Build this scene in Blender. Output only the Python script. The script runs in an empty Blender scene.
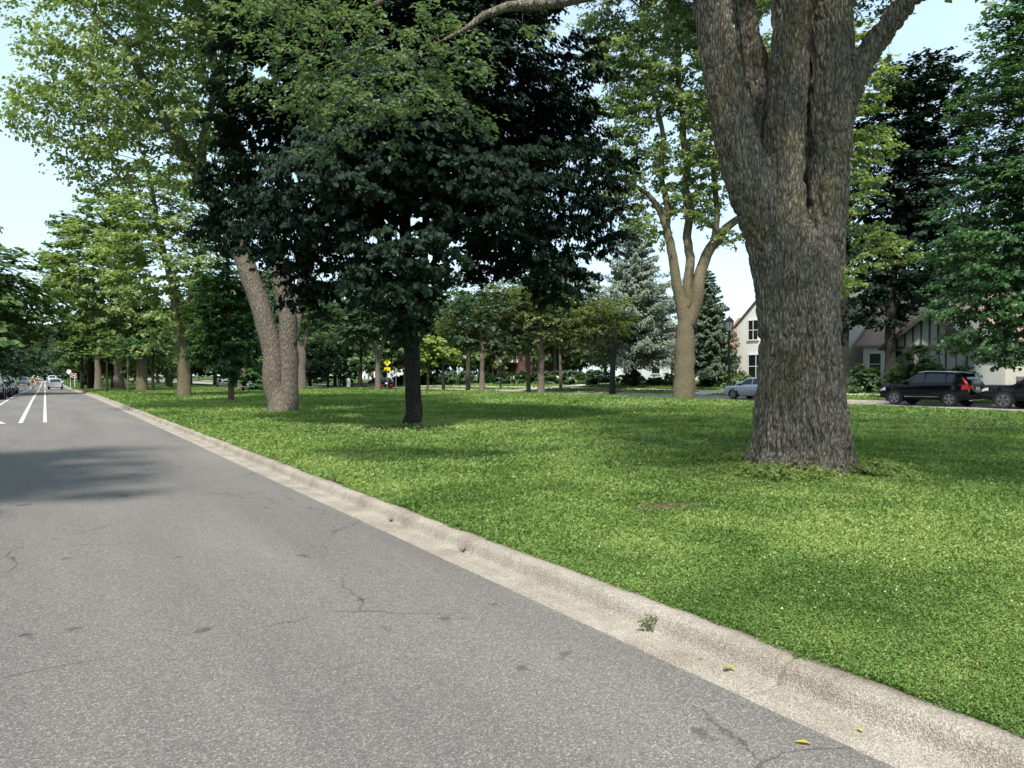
import bpy, bmesh, math, random
import numpy as np
from mathutils import Vector, Matrix, Euler

# ------------------------------------------------------------------ camera, light
scene = bpy.context.scene
COL = scene.collection
F = 720.0                      # focal length in pixels of the 1024 px wide frame
H = 1.52                       # eye height above the road
HOR = 375.0
TH = math.atan((512 - 45) / F)  # heading: road (world +Y) vanishes at column 45
CT, ST = math.cos(TH), math.sin(TH)

cam = bpy.data.cameras.new("camera")
cam.sensor_width = 36.0
cam.lens = F / 1024 * 36.0
cam.clip_start = 0.05
cam.clip_end = 3000
camo = bpy.data.objects.new("camera", cam)
COL.objects.link(camo)
camo.location = (0, 0, H)
camo.rotation_euler = (math.pi / 2 - math.atan((384 - HOR) / F), 0, -TH)
scene.camera = camo

SUN_EL, SUN_AZ = math.radians(60), math.radians(-142)   # azimuth measured from +Y towards +X
sun_dir = Vector((math.sin(SUN_AZ) * math.cos(SUN_EL), math.cos(SUN_AZ) * math.cos(SUN_EL), math.sin(SUN_EL)))
sl = bpy.data.lights.new("sun", 'SUN')
sl.energy = 3.3
sl.angle = math.radians(3.5)
sl.color = (1.0, 0.95, 0.86)
so = bpy.data.objects.new("sun", sl)
COL.objects.link(so)
so.rotation_euler = sun_dir.to_track_quat('Z', 'Y').to_euler()

world = bpy.data.worlds.new("World")
scene.world = world
world.use_nodes = True
wt = world.node_tree
wt.nodes.clear()
wo = wt.nodes.new("ShaderNodeOutputWorld")
wb = wt.nodes.new("ShaderNodeBackground")
sky = wt.nodes.new("ShaderNodeTexSky")
sky.sky_type = 'NISHITA'
sky.sun_disc = False
sky.sun_elevation = SUN_EL
sky.sun_rotation = SUN_AZ
sky.air_density = 1.0
sky.dust_density = 1.2
sky.ozone_density = 1.0
# thin high cloud veil
tc = wt.nodes.new("ShaderNodeTexCoord")
mp = wt.nodes.new("ShaderNodeMapping")
mp.inputs['Scale'].default_value = (1.2, 1.2, 3.5)
nz = wt.nodes.new("ShaderNodeTexNoise")
nz.inputs['Scale'].default_value = 1.6
nz.inputs['Detail'].default_value = 7
nz.inputs['Roughness'].default_value = 0.55
rp = wt.nodes.new("ShaderNodeValToRGB")
rp.color_ramp.elements[0].position = 0.30
rp.color_ramp.elements[0].color = (0.45, 0.45, 0.45, 1)
rp.color_ramp.elements[1].position = 0.72
rp.color_ramp.elements[1].color = (0.92, 0.92, 0.92, 1)
mx = wt.nodes.new("ShaderNodeMixRGB")
mx.inputs[2].default_value = (2.9, 3.75, 4.2, 1)
wt.links.new(tc.outputs['Generated'], mp.inputs[0])
wt.links.new(mp.outputs[0], nz.inputs['Vector'])
wt.links.new(nz.outputs['Fac'], rp.inputs[0])
wt.links.new(rp.outputs[0], mx.inputs[0])
wt.links.new(sky.outputs[0], mx.inputs[1])
wt.links.new(mx.outputs[0], wb.inputs[0])
wb.inputs[1].default_value = 0.145
wt.links.new(wb.outputs[0], wo.inputs[0])

scene.view_settings.view_transform = 'Standard'
scene.view_settings.look = 'None'
scene.view_settings.gamma = 1
scene.view_settings.exposure = 1.08
scene.view_settings.use_curve_mapping = False
scene.cycles.use_denoising = True
scene.cycles.max_bounces = 6
scene.cycles.diffuse_bounces = 3
scene.cycles.glossy_bounces = 2
scene.cycles.transmission_bounces = 3
scene.cycles.transparent_max_bounces = 6
scene.cycles.caustics_reflective = False
scene.cycles.caustics_refractive = False
scene.render.film_transparent = False

RNG = np.random.default_rng(7)
random.seed(7)


# ------------------------------------------------------------------ noise + coordinates
def vnoise(p, seed=0):
    """value noise in 0..1 for an (N,3) array"""
    p = np.asarray(p, float)
    i = np.floor(p).astype(np.int64)
    f = p - i
    f = f * f * (3 - 2 * f)

    def h(a, b, c):
        n = (a * 374761393 + b * 668265263 + c * 2147483647 + seed * 974711) & 0xFFFFFFFF
        n = ((n ^ (n >> 13)) * 1274126177) & 0xFFFFFFFF
        n = (n ^ (n >> 16)) & 0xFFFF
        return n / 65535.0
    x, y, z = i[:, 0], i[:, 1], i[:, 2]
    fx, fy, fz = f[:, 0], f[:, 1], f[:, 2]

    def lerp(a, b, t):
        return a + (b - a) * t
    c00 = lerp(h(x, y, z), h(x + 1, y, z), fx)
    c10 = lerp(h(x, y + 1, z), h(x + 1, y + 1, z), fx)
    c01 = lerp(h(x, y, z + 1), h(x + 1, y, z + 1), fx)
    c11 = lerp(h(x, y + 1, z + 1), h(x + 1, y + 1, z + 1), fx)
    return lerp(lerp(c00, c10, fy), lerp(c01, c11, fy), fz)


def fbm(p, oct=4, seed=0):
    p = np.asarray(p, float)
    s, a, t = 0, 0.5, 0
    for k in range(oct):
        s = s + a * vnoise(p * 2 ** k + 17.3 * k, seed + k)
        t += a
        a *= 0.5
    return s / t


ROAD_R = 2.765     # asphalt edge beside the median gutter
KERB_F = 3.01     # foot of the kerb face
LAWN_L = 3.215     # back of the kerb
LAWN_R = 29.6
ST_L, ST_R = 29.9, 39.9   # the street beyond the median
ROAD_L = -4.3
SZ = -0.06          # the street lies a little lower


def dip(Y):
    q = np.clip((np.asarray(Y, float) - 45) / 85, 0, 1)
    return -.50 * q * q * (3 - 2 * q)


def zf(X, Y):
    X = np.asarray(X, float)
    Y = np.asarray(Y, float)
    z = np.interp(X, [-300, -6, -4.5, -4.3, 2.8, 3.05, 3.2, 3.25, 5, 8, 14, 22, 26.5, 29.4, 29.7, 29.9, 39.9, 40.1, 43, 50, 60, 120],
                  [0.6, .15, .13, 0, 0, 0, .10, .105, .125, .15, (.20), .27, .27, .10, .05, SZ, SZ, .06, .22, .60, .9, 1.2])
    p = np.stack([X * .25, Y * .25, X * 0], -1).reshape(-1, 3)
    n = (vnoise(p, 3).reshape(X.shape) - .5) * .10
    return z + dip(Y) + n * np.clip((X - 4.5) / 4, 0, 1) * np.clip((29 - X) / 3, 0, 1)


def ZF(x, y):
    return float(zf(np.array([x]), np.array([y]))[0])


def spot(px, py, d):
    r = (px - 512) / F * d
    return Vector((d * ST + r * CT, d * CT - r * ST, H + (HOR - py) / F * d))


def foot(px, d):
    p = spot(px, 375, d)
    return Vector((p.x, p.y, ZF(p.x, p.y)))


def dX(px, X):
    """distance at which the view column px meets the line at X metres right of the road"""
    return X / (ST + CT * (px - 512) / F)


def stand(px, py):
    d = 30.0
    for _ in range(40):
        p = foot(px, d)
        d = 0.5 * d + 0.5 * F * (H - p.z) / (py - HOR)
    return d


# ------------------------------------------------------------------ material helpers
MATS = {}


def newmat(name):
    m = bpy.data.materials.new(name)
    m.use_nodes = True
    nt = m.node_tree
    nt.nodes.clear()
    out = nt.nodes.new("ShaderNodeOutputMaterial")
    return m, nt, out


def plain(name, col, rough=.6, metal=0.0, spec=.5, var=0.06, scale=8, bump=0.0, emit=0):
    """a surface with slight procedural variation in colour and gloss"""
    if name in MATS:
        return MATS[name]
    m, nt, out = newmat(name)
    b = nt.nodes.new("ShaderNodeBsdfPrincipled")
    t = nt.nodes.new("ShaderNodeTexCoord")
    n = nt.nodes.new("ShaderNodeTexNoise")
    n.inputs['Scale'].default_value = scale
    n.inputs['Detail'].default_value = 5
    nt.links.new(t.outputs['Object'], n.inputs['Vector'])
    mixn = nt.nodes.new("ShaderNodeMixRGB")
    c = np.array(col)
    mixn.inputs[1].default_value = (*np.clip(c * (1 - var * 2), 0, 1), 1)
    mixn.inputs[2].default_value = (*np.clip(c * (1 + var * 2), 0, 1), 1)
    nt.links.new(n.outputs['Fac'], mixn.inputs[0])
    nt.links.new(mixn.outputs[0], b.inputs['Base Color'])
    b.inputs['Roughness'].default_value = rough
    b.inputs['Metallic'].default_value = metal
    b.inputs['Specular IOR Level'].default_value = spec
    if bump:
        bp = nt.nodes.new("ShaderNodeBump")
        bp.inputs['Strength'].default_value = bump
        bp.inputs['Distance'].default_value = .02
        nt.links.new(n.outputs['Fac'], bp.inputs['Height'])
        nt.links.new(bp.outputs[0], b.inputs['Normal'])
    nt.links.new(b.outputs[0], out.inputs[0])
    MATS[name] = m
    return m


def paint(name, col, coat=0.6, rough=.35, metal=0.2, spec=.5):
    if name in MATS:
        return MATS[name]
    m = plain(name, col, rough, metal, spec, .03, 20)
    b = [n for n in m.node_tree.nodes if n.type == 'BSDF_PRINCIPLED'][0]
    b.inputs['Coat Weight'].default_value = coat
    b.inputs['Coat Roughness'].default_value = .06
    return m


def leafmat(name, cols, trans=.35, rough=.45, spec=.35):
    """cols: three colours blended by the per-leaf 'tint' attribute"""
    if name in MATS:
        return MATS[name]
    m, nt, out = newmat(name)
    at = nt.nodes.new("ShaderNodeAttribute")
    at.attribute_name = "tint"
    r = nt.nodes.new("ShaderNodeValToRGB")
    r.color_ramp.elements[0].position = 0.1
    r.color_ramp.elements[0].color = (*cols[0], 1)
    r.color_ramp.elements[1].position = 0.9
    r.color_ramp.elements[1].color = (*cols[2], 1)
    e = r.color_ramp.elements.new(.5)
    e.color = (*cols[1], 1)
    nt.links.new(at.outputs['Fac'], r.inputs[0])
    b = nt.nodes.new("ShaderNodeBsdfPrincipled")
    b.inputs['Roughness'].default_value = rough
    b.inputs['Specular IOR Level'].default_value = spec
    nt.links.new(r.outputs[0], b.inputs['Base Color'])
    tr = nt.nodes.new("ShaderNodeBsdfTranslucent")
    hs = nt.nodes.new("ShaderNodeMixRGB")
    hs.blend_type = 'MULTIPLY'
    hs.inputs[0].default_value = 1
    hs.inputs[2].default_value = (1.36, 1.36, .72, 1)
    nt.links.new(r.outputs[0], hs.inputs[1])
    nt.links.new(hs.outputs[0], tr.inputs[0])
    mxs = nt.nodes.new("ShaderNodeMixShader")
    mxs.inputs[0].default_value = trans
    nt.links.new(b.outputs[0], mxs.inputs[1])
    nt.links.new(tr.outputs[0], mxs.inputs[2])
    nt.links.new(mxs.outputs[0], out.inputs[0])
    MATS[name] = m
    return m


def barkmat(name, dark, mid, light, scale=1.0, bump=.8, moss=None):
    if name in MATS:
        return MATS[name]
    m, nt, out = newmat(name)
    L = nt.links.new
    t = nt.nodes.new("ShaderNodeTexCoord")
    mpn = nt.nodes.new("ShaderNodeMapping")
    mpn.inputs['Scale'].default_value = (scale, scale, scale * .23)
    n1 = nt.nodes.new("ShaderNodeTexNoise")
    n1.inputs['Scale'].default_value = 2.2
    n1.inputs['Detail'].default_value = 3
    L(t.outputs['Object'], n1.inputs['Vector'])
    add = nt.nodes.new("ShaderNodeMixRGB")
    add.blend_type = 'ADD'
    add.inputs[0].default_value = .16
    L(t.outputs['Object'], add.inputs[1])
    L(n1.outputs['Color'], add.inputs[2])
    L(add.outputs[0], mpn.inputs[0])
    v = nt.nodes.new("ShaderNodeTexVoronoi")
    v.feature = 'DISTANCE_TO_EDGE'
    v.inputs['Scale'].default_value = 17
    L(mpn.outputs[0], v.inputs['Vector'])
    n2 = nt.nodes.new("ShaderNodeTexNoise")
    n2.inputs['Scale'].default_value = 22
    n2.inputs['Detail'].default_value = 6
    n2.inputs['Roughness'].default_value = .65
    L(mpn.outputs[0], n2.inputs['Vector'])
    r = nt.nodes.new("ShaderNodeValToRGB")
    r.color_ramp.elements[0].position = 0.0
    r.color_ramp.elements[0].color = (*dark, 1)
    r.color_ramp.elements[1].position = 0.8
    r.color_ramp.elements[1].color = (*light, 1)
    e = r.color_ramp.elements.new(.32)
    e.color = (*mid, 1)
    ma = nt.nodes.new("ShaderNodeMath")
    ma.operation = 'MULTIPLY_ADD'
    ma.inputs[1].default_value = 1.5
    L(v.outputs['Distance'], ma.inputs[0])
    m2 = nt.nodes.new("ShaderNodeMath")
    m2.operation = 'MULTIPLY_ADD'
    m2.inputs[1].default_value = 1.3
    m2.inputs[2].default_value = -.42
    L(n2.outputs['Fac'], m2.inputs[0])
    L(m2.outputs[0], ma.inputs[2])
    L(ma.outputs[0], r.inputs[0])
    b = nt.nodes.new("ShaderNodeBsdfPrincipled")
    b.inputs['Roughness'].default_value = .9
    b.inputs['Specular IOR Level'].default_value = .15
    col = r.outputs[0]
    if moss is not None:
        n3 = nt.nodes.new("ShaderNodeTexNoise")
        n3.inputs['Scale'].default_value = 1.3
        n3.inputs['Detail'].default_value = 6
        L(t.outputs['Object'], n3.inputs['Vector'])
        r3 = nt.nodes.new("ShaderNodeValToRGB")
        r3.color_ramp.elements[0].position = .48
        r3.color_ramp.elements[1].position = .66
        r3.color_ramp.elements[1].color = (.6, .6, .6, 1)
        L(n3.outputs['Fac'], r3.inputs[0])
        mm = nt.nodes.new("ShaderNodeMixRGB")
        mm.blend_type = 'MULTIPLY'
        mm.inputs[2].default_value = (*moss, 1)
        L(r3.outputs[0], mm.inputs[0])
        L(col, mm.inputs[1])
        col = mm.outputs[0]
    L(col, b.inputs['Base Color'])
    bp = nt.nodes.new("ShaderNodeBump")
    bp.inputs['Strength'].default_value = bump
    bp.inputs['Distance'].default_value = .03
    L(ma.outputs[0], bp.inputs['Height'])
    L(bp.outputs[0], b.inputs['Normal'])
    L(b.outputs[0], out.inputs[0])
    MATS[name] = m
    return m


# ------------------------------------------------------------------ mesh helpers
def link(o, parent=None):
    COL.objects.link(o)
    if parent is not None:
        o.parent = parent
    return o


def arr_mesh(name, V, Fc, mat, smooth=False, tint=None):
    """V (N,3), Fc (M,k) arrays"""
    V = np.ascontiguousarray(V, np.float32)
    Fc = np.ascontiguousarray(Fc, np.int32)
    me = bpy.data.meshes.new(name)
    M, k = Fc.shape
    me.vertices.add(len(V))
    me.vertices.foreach_set("co", V.ravel())
    me.loops.add(M * k)
    me.loops.foreach_set("vertex_index", Fc.ravel())
    me.polygons.add(M)
    me.polygons.foreach_set("loop_start", np.arange(0, M * k, k, dtype=np.int32))
    me.polygons.foreach_set("loop_total", np.full(M, k, np.int32))
    if smooth:
        me.polygons.foreach_set("use_smooth", np.ones(M, bool))
    if tint is not None:
        a = me.attributes.new("tint", 'FLOAT', 'FACE')
        a.data.foreach_set("value", np.asarray(tint, np.float32))
    me.materials.append(mat)
    me.update(calc_edges=True)
    return me


class MB:
    def __init__(s):
        s.v, s.f = [], []

    def add(s, vs, fs):
        o = len(s.v)
        s.v += [tuple(v) for v in vs]
        s.f += [tuple(i + o for i in f) for f in fs]
        return s

    def box(s, x0, x1, y0, y1, z0, z1):
        return s.add([(x0, y0, z0), (x1, y0, z0), (x1, y1, z0), (x0, y1, z0), (x0, y0, z1), (x1, y0, z1), (x1, y1, z1), (x0, y1, z1)],
                     [(0, 3, 2, 1), (4, 5, 6, 7), (0, 1, 5, 4), (1, 2, 6, 5), (2, 3, 7, 6), (3, 0, 4, 7)])

    def prism(s, pts, axis, a0, a1):
        """pts: 2-D outline extruded along axis ('x','y','z') from a0 to a1"""
        n = len(pts)

        def mk(p, a):
            return {'x': (a, p[0], p[1]), 'y': (p[0], a, p[1]), 'z': (p[0], p[1], a)}[axis]
        vs = [mk(p, a0) for p in pts] + [mk(p, a1) for p in pts]
        fs = [tuple(range(n)), tuple(range(2 * n - 1, n - 1, -1))] + [(i, i + n, (i + 1) % n + n, (i + 1) % n) for i in range(n)]
        return s.add(vs, fs)

    def tube(s, path, radii, n=8, cap=True):
        path = [Vector(p) for p in path]
        if not hasattr(radii, '__len__'):
            radii = [radii] * len(path)
        prev = None
        rings = []
        for i, p in enumerate(path):
            t = (path[min(i + 1, len(path) - 1)] - path[max(i - 1, 0)])
            if t.length < 1e-9:
                t = Vector((0, 0, 1))
            t.normalize()
            if prev is None:
                u = t.orthogonal().normalized()
            else:
                u = prev - t * prev.dot(t)
                if u.length < 1e-6:
                    u = t.orthogonal()
                u.normalize()
            prev = u
            w = t.cross(u)
            rings.append([p + (u * math.cos(2 * math.pi * k / n) + w * math.sin(2 * math.pi * k / n)) * radii[i] for k in range(n)])
        vs = [v for r in rings for v in r]
        fs = []
        for i in range(len(path) - 1):
            for k in range(n):
                fs.append((i * n + k, i * n + (k + 1) % n, (i + 1) * n + (k + 1) % n, (i + 1) * n + k))
        if cap:
            fs.append(tuple(range(n - 1, -1, -1)))
            fs.append(tuple((len(path) - 1) * n + k for k in range(n)))
        return s.add(vs, fs)

    def lathe(s, prof, c=(0, 0, 0), n=16, axis='z'):
        vs, fs = [], []
        for r, z in prof:
            for k in range(n):
                a = 2 * math.pi * k / n
                if axis == 'z':
                    vs.append((c[0] + r * math.cos(a), c[1] + r * math.sin(a), c[2] + z))
                else:
                    vs.append((c[0] + r * math.cos(a), c[1] + z, c[2] + r * math.sin(a)))
        m = len(prof)
        for i in range(m - 1):
            for k in range(n):
                fs.append((i * n + k, i * n + (k + 1) % n, (i + 1) * n + (k + 1) % n, (i + 1) * n + k))
        fs.append(tuple(range(n - 1, -1, -1)))
        fs.append(tuple((m - 1) * n + k for k in range(n)))
        return s.add(vs, fs)

    def build(s, name, mat, parent=None, smooth=False, bevel=0, subsurf=0, loc=None):
        me = bpy.data.meshes.new(name)
        me.from_pydata(s.v, [], s.f)
        me.materials.append(mat)
        bm = bmesh.new()
        bm.from_mesh(me)
        bmesh.ops.recalc_face_normals(bm, faces=bm.faces)
        bm.to_mesh(me)
        bm.free()
        if smooth:
            me.polygons.foreach_set("use_smooth", np.ones(len(me.polygons), bool))
        o = bpy.data.objects.new(name, me)
        link(o, parent)
        if loc:
            o.location = loc
        if bevel:
            b = o.modifiers.new("bevel", 'BEVEL')
            b.width = bevel
            b.segments = 2
            b.limit_method = 'ANGLE'
        if subsurf:
            b = o.modifiers.new("sub", 'SUBSURF')
            b.levels = b.render_levels = subsurf
        return o


def thing(name, label, cat, loc=(0, 0, 0), rotz=0, group=None):
    o = bpy.data.objects.new(name, None)
    o.empty_display_size = .2
    link(o)
    o.location = loc
    o.rotation_euler = (0, 0, rotz)
    tag(o, label, cat, group)
    return o


def tag(o, label=None, cat=None, group=None, kind=None):
    if label:
        o['label'] = label
    if cat:
        o['category'] = cat
    if group:
        o['group'] = group
    if kind:
        o['kind'] = kind
    return o


def copy_tree(o, parent=None):
    c = o.copy()
    COL.objects.link(c)
    c.parent = parent
    for ch in list(o.children):
        copy_tree(ch, c)
    return c


def dup(o, loc, rotz=0, scale=1, label=None, group=None):
    c = copy_tree(o)
    c.location = loc
    c.rotation_euler = (0, 0, rotz)
    c.scale = (scale, scale, scale) if not hasattr(scale, '__len__') else scale
    if label:
        c['label'] = label
    if group:
        c['group'] = group
    return c


# ------------------------------------------------------------------ ground materials
def asphalt_mat(name, lum, warm=1.0, near=True):
    m, nt, out = newmat(name)
    L = nt.links.new
    N = nt.nodes.new
    t = N("ShaderNodeTexCoord")
    b = N("ShaderNodeBsdfPrincipled")
    b.inputs['Roughness'].default_value = .8
    b.inputs['Specular IOR Level'].default_value = .3
    # aggregate
    v = N("ShaderNodeTexVoronoi")
    v.inputs['Scale'].default_value = 150
    L(t.outputs['Object'], v.inputs['Vector'])
    rv = N("ShaderNodeValToRGB")
    rv.color_ramp.elements[0].position = .05
    rv.color_ramp.elements[0].color = (lum * .66, lum * .64, lum * .62 * warm, 1)
    rv.color_ramp.elements[1].position = .98
    rv.color_ramp.elements[1].color = (lum * 2.0, lum * 1.92, lum * 1.8, 1)
    e = rv.color_ramp.elements.new(.62)
    e.color = (lum * 1.05, lum * .98, lum * .90 * warm, 1)
    e = rv.color_ramp.elements.new(.87)
    e.color = (lum * 1.3, lum * 1.25, lum * 1.18, 1)
    sx = N("ShaderNodeSeparateColor")
    L(v.outputs['Color'], sx.inputs[0])
    L(sx.outputs[0], rv.inputs[0])
    # large blotches, wheel-path streaks
    n = N("ShaderNodeTexNoise")
    n.inputs['Scale'].default_value = .45
    n.inputs['Detail'].default_value = 8
    n.inputs['Roughness'].default_value = .62
    mp2 = N("ShaderNodeMapping")
    mp2.inputs['Scale'].default_value = (1.6, .25, 1)
    L(t.outputs['Object'], mp2.inputs[0])
    L(mp2.outputs[0], n.inputs['Vector'])
    rn = N("ShaderNodeValToRGB")
    rn.color_ramp.elements[0].position = .3
    rn.color_ramp.elements[0].color = (.72, .72, .74, 1)
    rn.color_ramp.elements[1].position = .7
    rn.color_ramp.elements[1].color = (1.12, 1.10, 1.06, 1)
    L(n.outputs['Fac'], rn.inputs[0])
    mul = N("ShaderNodeMixRGB")
    mul.blend_type = 'MULTIPLY'
    mul.inputs[0].default_value = 1
    L(rv.outputs[0], mul.inputs[1])
    L(rn.outputs[0], mul.inputs[2])
    # tar spots
    ns = N("ShaderNodeTexNoise")
    ns.inputs['Scale'].default_value = 3.1
    ns.inputs['Detail'].default_value = 2.5
    L(t.outputs['Object'], ns.inputs['Vector'])
    rs = N("ShaderNodeValToRGB")
    rs.color_ramp.elements[0].position = .675
    rs.color_ramp.elements[0].color = (1, 1, 1, 1)
    rs.color_ramp.elements[1].position = .71
    rs.color_ramp.elements[1].color = (.60, .59, .58, 1)
    L(ns.outputs['Fac'], rs.inputs[0])
    mul2 = N("ShaderNodeMixRGB")
    mul2.blend_type = 'MULTIPLY'
    mul2.inputs[0].default_value = 1
    L(mul.outputs[0], mul2.inputs[1])
    L(rs.outputs[0], mul2.inputs[2])
    # cracks: warped voronoi edges, only here and there
    wn = N("ShaderNodeTexNoise")
    wn.inputs['Scale'].default_value = 2.5
    wn.inputs['Detail'].default_value = 5
    L(t.outputs['Object'], wn.inputs['Vector'])
    ad = N("ShaderNodeMixRGB")
    ad.blend_type = 'ADD'
    ad.inputs[0].default_value = .30
    L(t.outputs['Object'], ad.inputs[1])
    L(wn.outputs['Color'], ad.inputs[2])
    ve = N("ShaderNodeTexVoronoi")
    ve.feature = 'DISTANCE_TO_EDGE'
    ve.inputs['Scale'].default_value = .38
    ve.inputs['Randomness'].default_value = .9
    L(ad.outputs[0], ve.inputs['Vector'])
    rc = N("ShaderNodeValToRGB")
    rc.color_ramp.elements[0].position = .0
    rc.color_ramp.elements[0].color = (.45, .45, .45, 1)
    rc.color_ramp.elements[1].position = .0045
    rc.color_ramp.elements[1].color = (1, 1, 1, 1)
    L(ve.outputs['Distance'], rc.inputs[0])
    gate = N("ShaderNodeTexNoise")
    gate.inputs['Scale'].default_value = .9
    gate.inputs['Detail'].default_value = 3
    L(t.outputs['Object'], gate.inputs['Vector'])
    rg = N("ShaderNodeValToRGB")
    rg.color_ramp.elements[0].position = .46
    rg.color_ramp.elements[1].position = .56
    L(gate.outputs['Fac'], rg.inputs[0])
    mul3 = N("ShaderNodeMixRGB")
    mul3.blend_type = 'MULTIPLY'
    L(rg.outputs[0], mul3.inputs[0])
    L(mul2.outputs[0], mul3.inputs[1])
    L(rc.outputs[0], mul3.inputs[2])
    L(mul3.outputs[0], b.inputs['Base Color'])
    bp = N("ShaderNodeBump")
    bp.inputs['Strength'].default_value = .55
    bp.inputs['Distance'].default_value = .006
    L(v.outputs['Distance'], bp.inputs['Height'])
    L(bp.outputs[0], b.inputs['Normal'])
    L(b.outputs[0], out.inputs[0])
    return m


def concrete_mat(name, lum=.33):
    m, nt, out = newmat(name)
    L = nt.links.new
    N = nt.nodes.new
    t = N("ShaderNodeTexCoord")
    b = N("ShaderNodeBsdfPrincipled")
    b.inputs['Roughness'].default_value = .88
    b.inputs['Specular IOR Level'].default_value = .25
    v = N("ShaderNodeTexVoronoi")
    v.inputs['Scale'].default_value = 170
    L(t.outputs['Object'], v.inputs['Vector'])
    sx = N("ShaderNodeSeparateColor")
    L(v.outputs['Color'], sx.inputs[0])
    rv = N("ShaderNodeValToRGB")
    rv.color_ramp.elements[0].position = .1
    rv.color_ramp.elements[0].color = (lum * .68, lum * .62, lum * .52, 1)
    rv.color_ramp.elements[1].position = .95
    rv.color_ramp.elements[1].color = (lum * 1.45, lum * 1.36, lum * 1.2, 1)
    e = rv.color_ramp.elements.new(.5)
    e.color = (lum, lum * .91, lum * .79, 1)
    L(sx.outputs[0], rv.inputs[0])
    n = N("ShaderNodeTexNoise")
    n.inputs['Scale'].default_value = 1.7
    n.inputs['Detail'].default_value = 9
    n.inputs['Roughness'].default_value = .65
    L(t.outputs['Object'], n.inputs['Vector'])
    rn = N("ShaderNodeValToRGB")
    rn.color_ramp.elements[0].position = .33
    rn.color_ramp.elements[0].color = (.68, .63, .57, 1)
    rn.color_ramp.elements[1].position = .6
    rn.color_ramp.elements[1].color = (1.08, 1.06, 1.03, 1)
    L(n.outputs['Fac'], rn.inputs[0])
    mul = N("ShaderNodeMixRGB")
    mul.blend_type = 'MULTIPLY'
    mul.inputs[0].default_value = .9
    L(rv.outputs[0], mul.inputs[1])
    L(rn.outputs[0], mul.inputs[2])
    L(mul.outputs[0], b.inputs['Base Color'])
    bp = N("ShaderNodeBump")
    bp.inputs['Strength'].default_value = .6
    bp.inputs['Distance'].default_value = .008
    L(v.outputs['Distance'], bp.inputs['Height'])
    L(bp.outputs[0], b.inputs['Normal'])
    L(b.outputs[0], out.inputs[0])
    return m


def soil_mat(name, a, bcol, c):
    m, nt, out = newmat(name)
    L = nt.links.new
    N = nt.nodes.new
    t = N("ShaderNodeTexCoord")
    b = N("ShaderNodeBsdfPrincipled")
    b.inputs['Roughness'].default_value = .95
    b.inputs['Specular IOR Level'].default_value = .1
    n = N("ShaderNodeTexNoise")
    n.inputs['Scale'].default_value = .6
    n.inputs['Detail'].default_value = 10
    n.inputs['Roughness'].default_value = .72
    L(t.outputs['Object'], n.inputs['Vector'])
    r = N("ShaderNodeValToRGB")
    r.color_ramp.elements[0].position = .3
    r.color_ramp.elements[0].color = (*a, 1)
    r.color_ramp.elements[1].position = .72
    r.color_ramp.elements[1].color = (*c, 1)
    e = r.color_ramp.elements.new(.5)
    e.color = (*bcol, 1)
    L(n.outputs['Fac'], r.inputs[0])
    L(r.outputs[0], b.inputs['Base Color'])
    n2 = N("ShaderNodeTexNoise")
    n2.inputs['Scale'].default_value = 40
    n2.inputs['Detail'].default_value = 4
    L(t.outputs['Object'], n2.inputs['Vector'])
    bp = N("ShaderNodeBump")
    bp.inputs['Strength'].default_value = .8
    bp.inputs['Distance'].default_value = .04
    L(n2.outputs['Fac'], bp.inputs['Height'])
    L(bp.outputs[0], b.inputs['Normal'])
    L(b.outputs[0], out.inputs[0])
    return m


M_ASPH = asphalt_mat("asphalt", .152)
M_ASPH2 = asphalt_mat("street_asphalt", .24)
M_CONC = concrete_mat("kerb_concrete", .29)
M_WALK = concrete_mat("walk_concrete", .45)
M_SOIL = soil_mat("turf_soil", (.030, .055, .014), (.045, .080, .018), (.08, .10, .03))
M_DIRT = soil_mat("bare_dirt", (.05, .036, .022), (.10, .074, .046), (.16, .125, .08))
M_LINE = plain("road_paint", (.50, .50, .48), .7, var=.22, scale=14)


def sheet(name, x0, x1, y0, y1, z, mat, nx=1, ny=1, terrain=False):
    xs = np.linspace(x0, x1, nx + 1)
    ys = np.linspace(y0, y1, ny + 1)
    X, Y = np.meshgrid(xs, ys)
    Z = zf(X, Y) + z if terrain else z + dip(Y)
    V = np.stack([X, Y, Z], -1).reshape(-1, 3)
    i = np.arange(nx)[None, :] + np.arange(ny)[:, None] * (nx + 1)
    Fc = np.stack([i, i + 1, i + nx + 2, i + nx + 1], -1).reshape(-1, 4)
    o = bpy.data.objects.new(name, arr_mesh(name, V, Fc, mat, smooth=terrain))
    link(o)
    o['kind'] = 'structure'
    return o


YEND = 420
sheet("ground", -1200, 1200, -300, 2000, -0.35, M_SOIL, 1, 300)
sheet("road", ROAD_L, ROAD_R, -14, YEND, 0.0, M_ASPH, 1, 220)
sheet("street", ST_L, ST_R, -14, YEND, SZ, M_ASPH2, 1, 220)
sheet("lawn", LAWN_L - .06, LAWN_R, -14, YEND, -0.015, M_SOIL, 80, 500, True)
sheet("field", ST_R + .16, 220, -40, YEND, 0.0, M_SOIL, 60, 120, True)
sheet("verge", -200, ROAD_L - .2, -14, YEND, 0.0, M_SOIL, 40, 60, True)
sheet("sidewalk", 43.0, 44.4, -40, YEND, 0.02, M_WALK, 3, 160, True)
sheet("path", LAWN_L, LAWN_R - .02, 97.0, 100.2, 0.03, M_WALK, 60, 3, True)
# driveway aprons across the far verge
for (ya, yb) in ((36.2, 39.0), (58, 61.2)):
    sheet("driveway", ST_R + .2, 50.5, ya, yb, 0.035, M_WALK, 16, 3, True)

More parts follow.
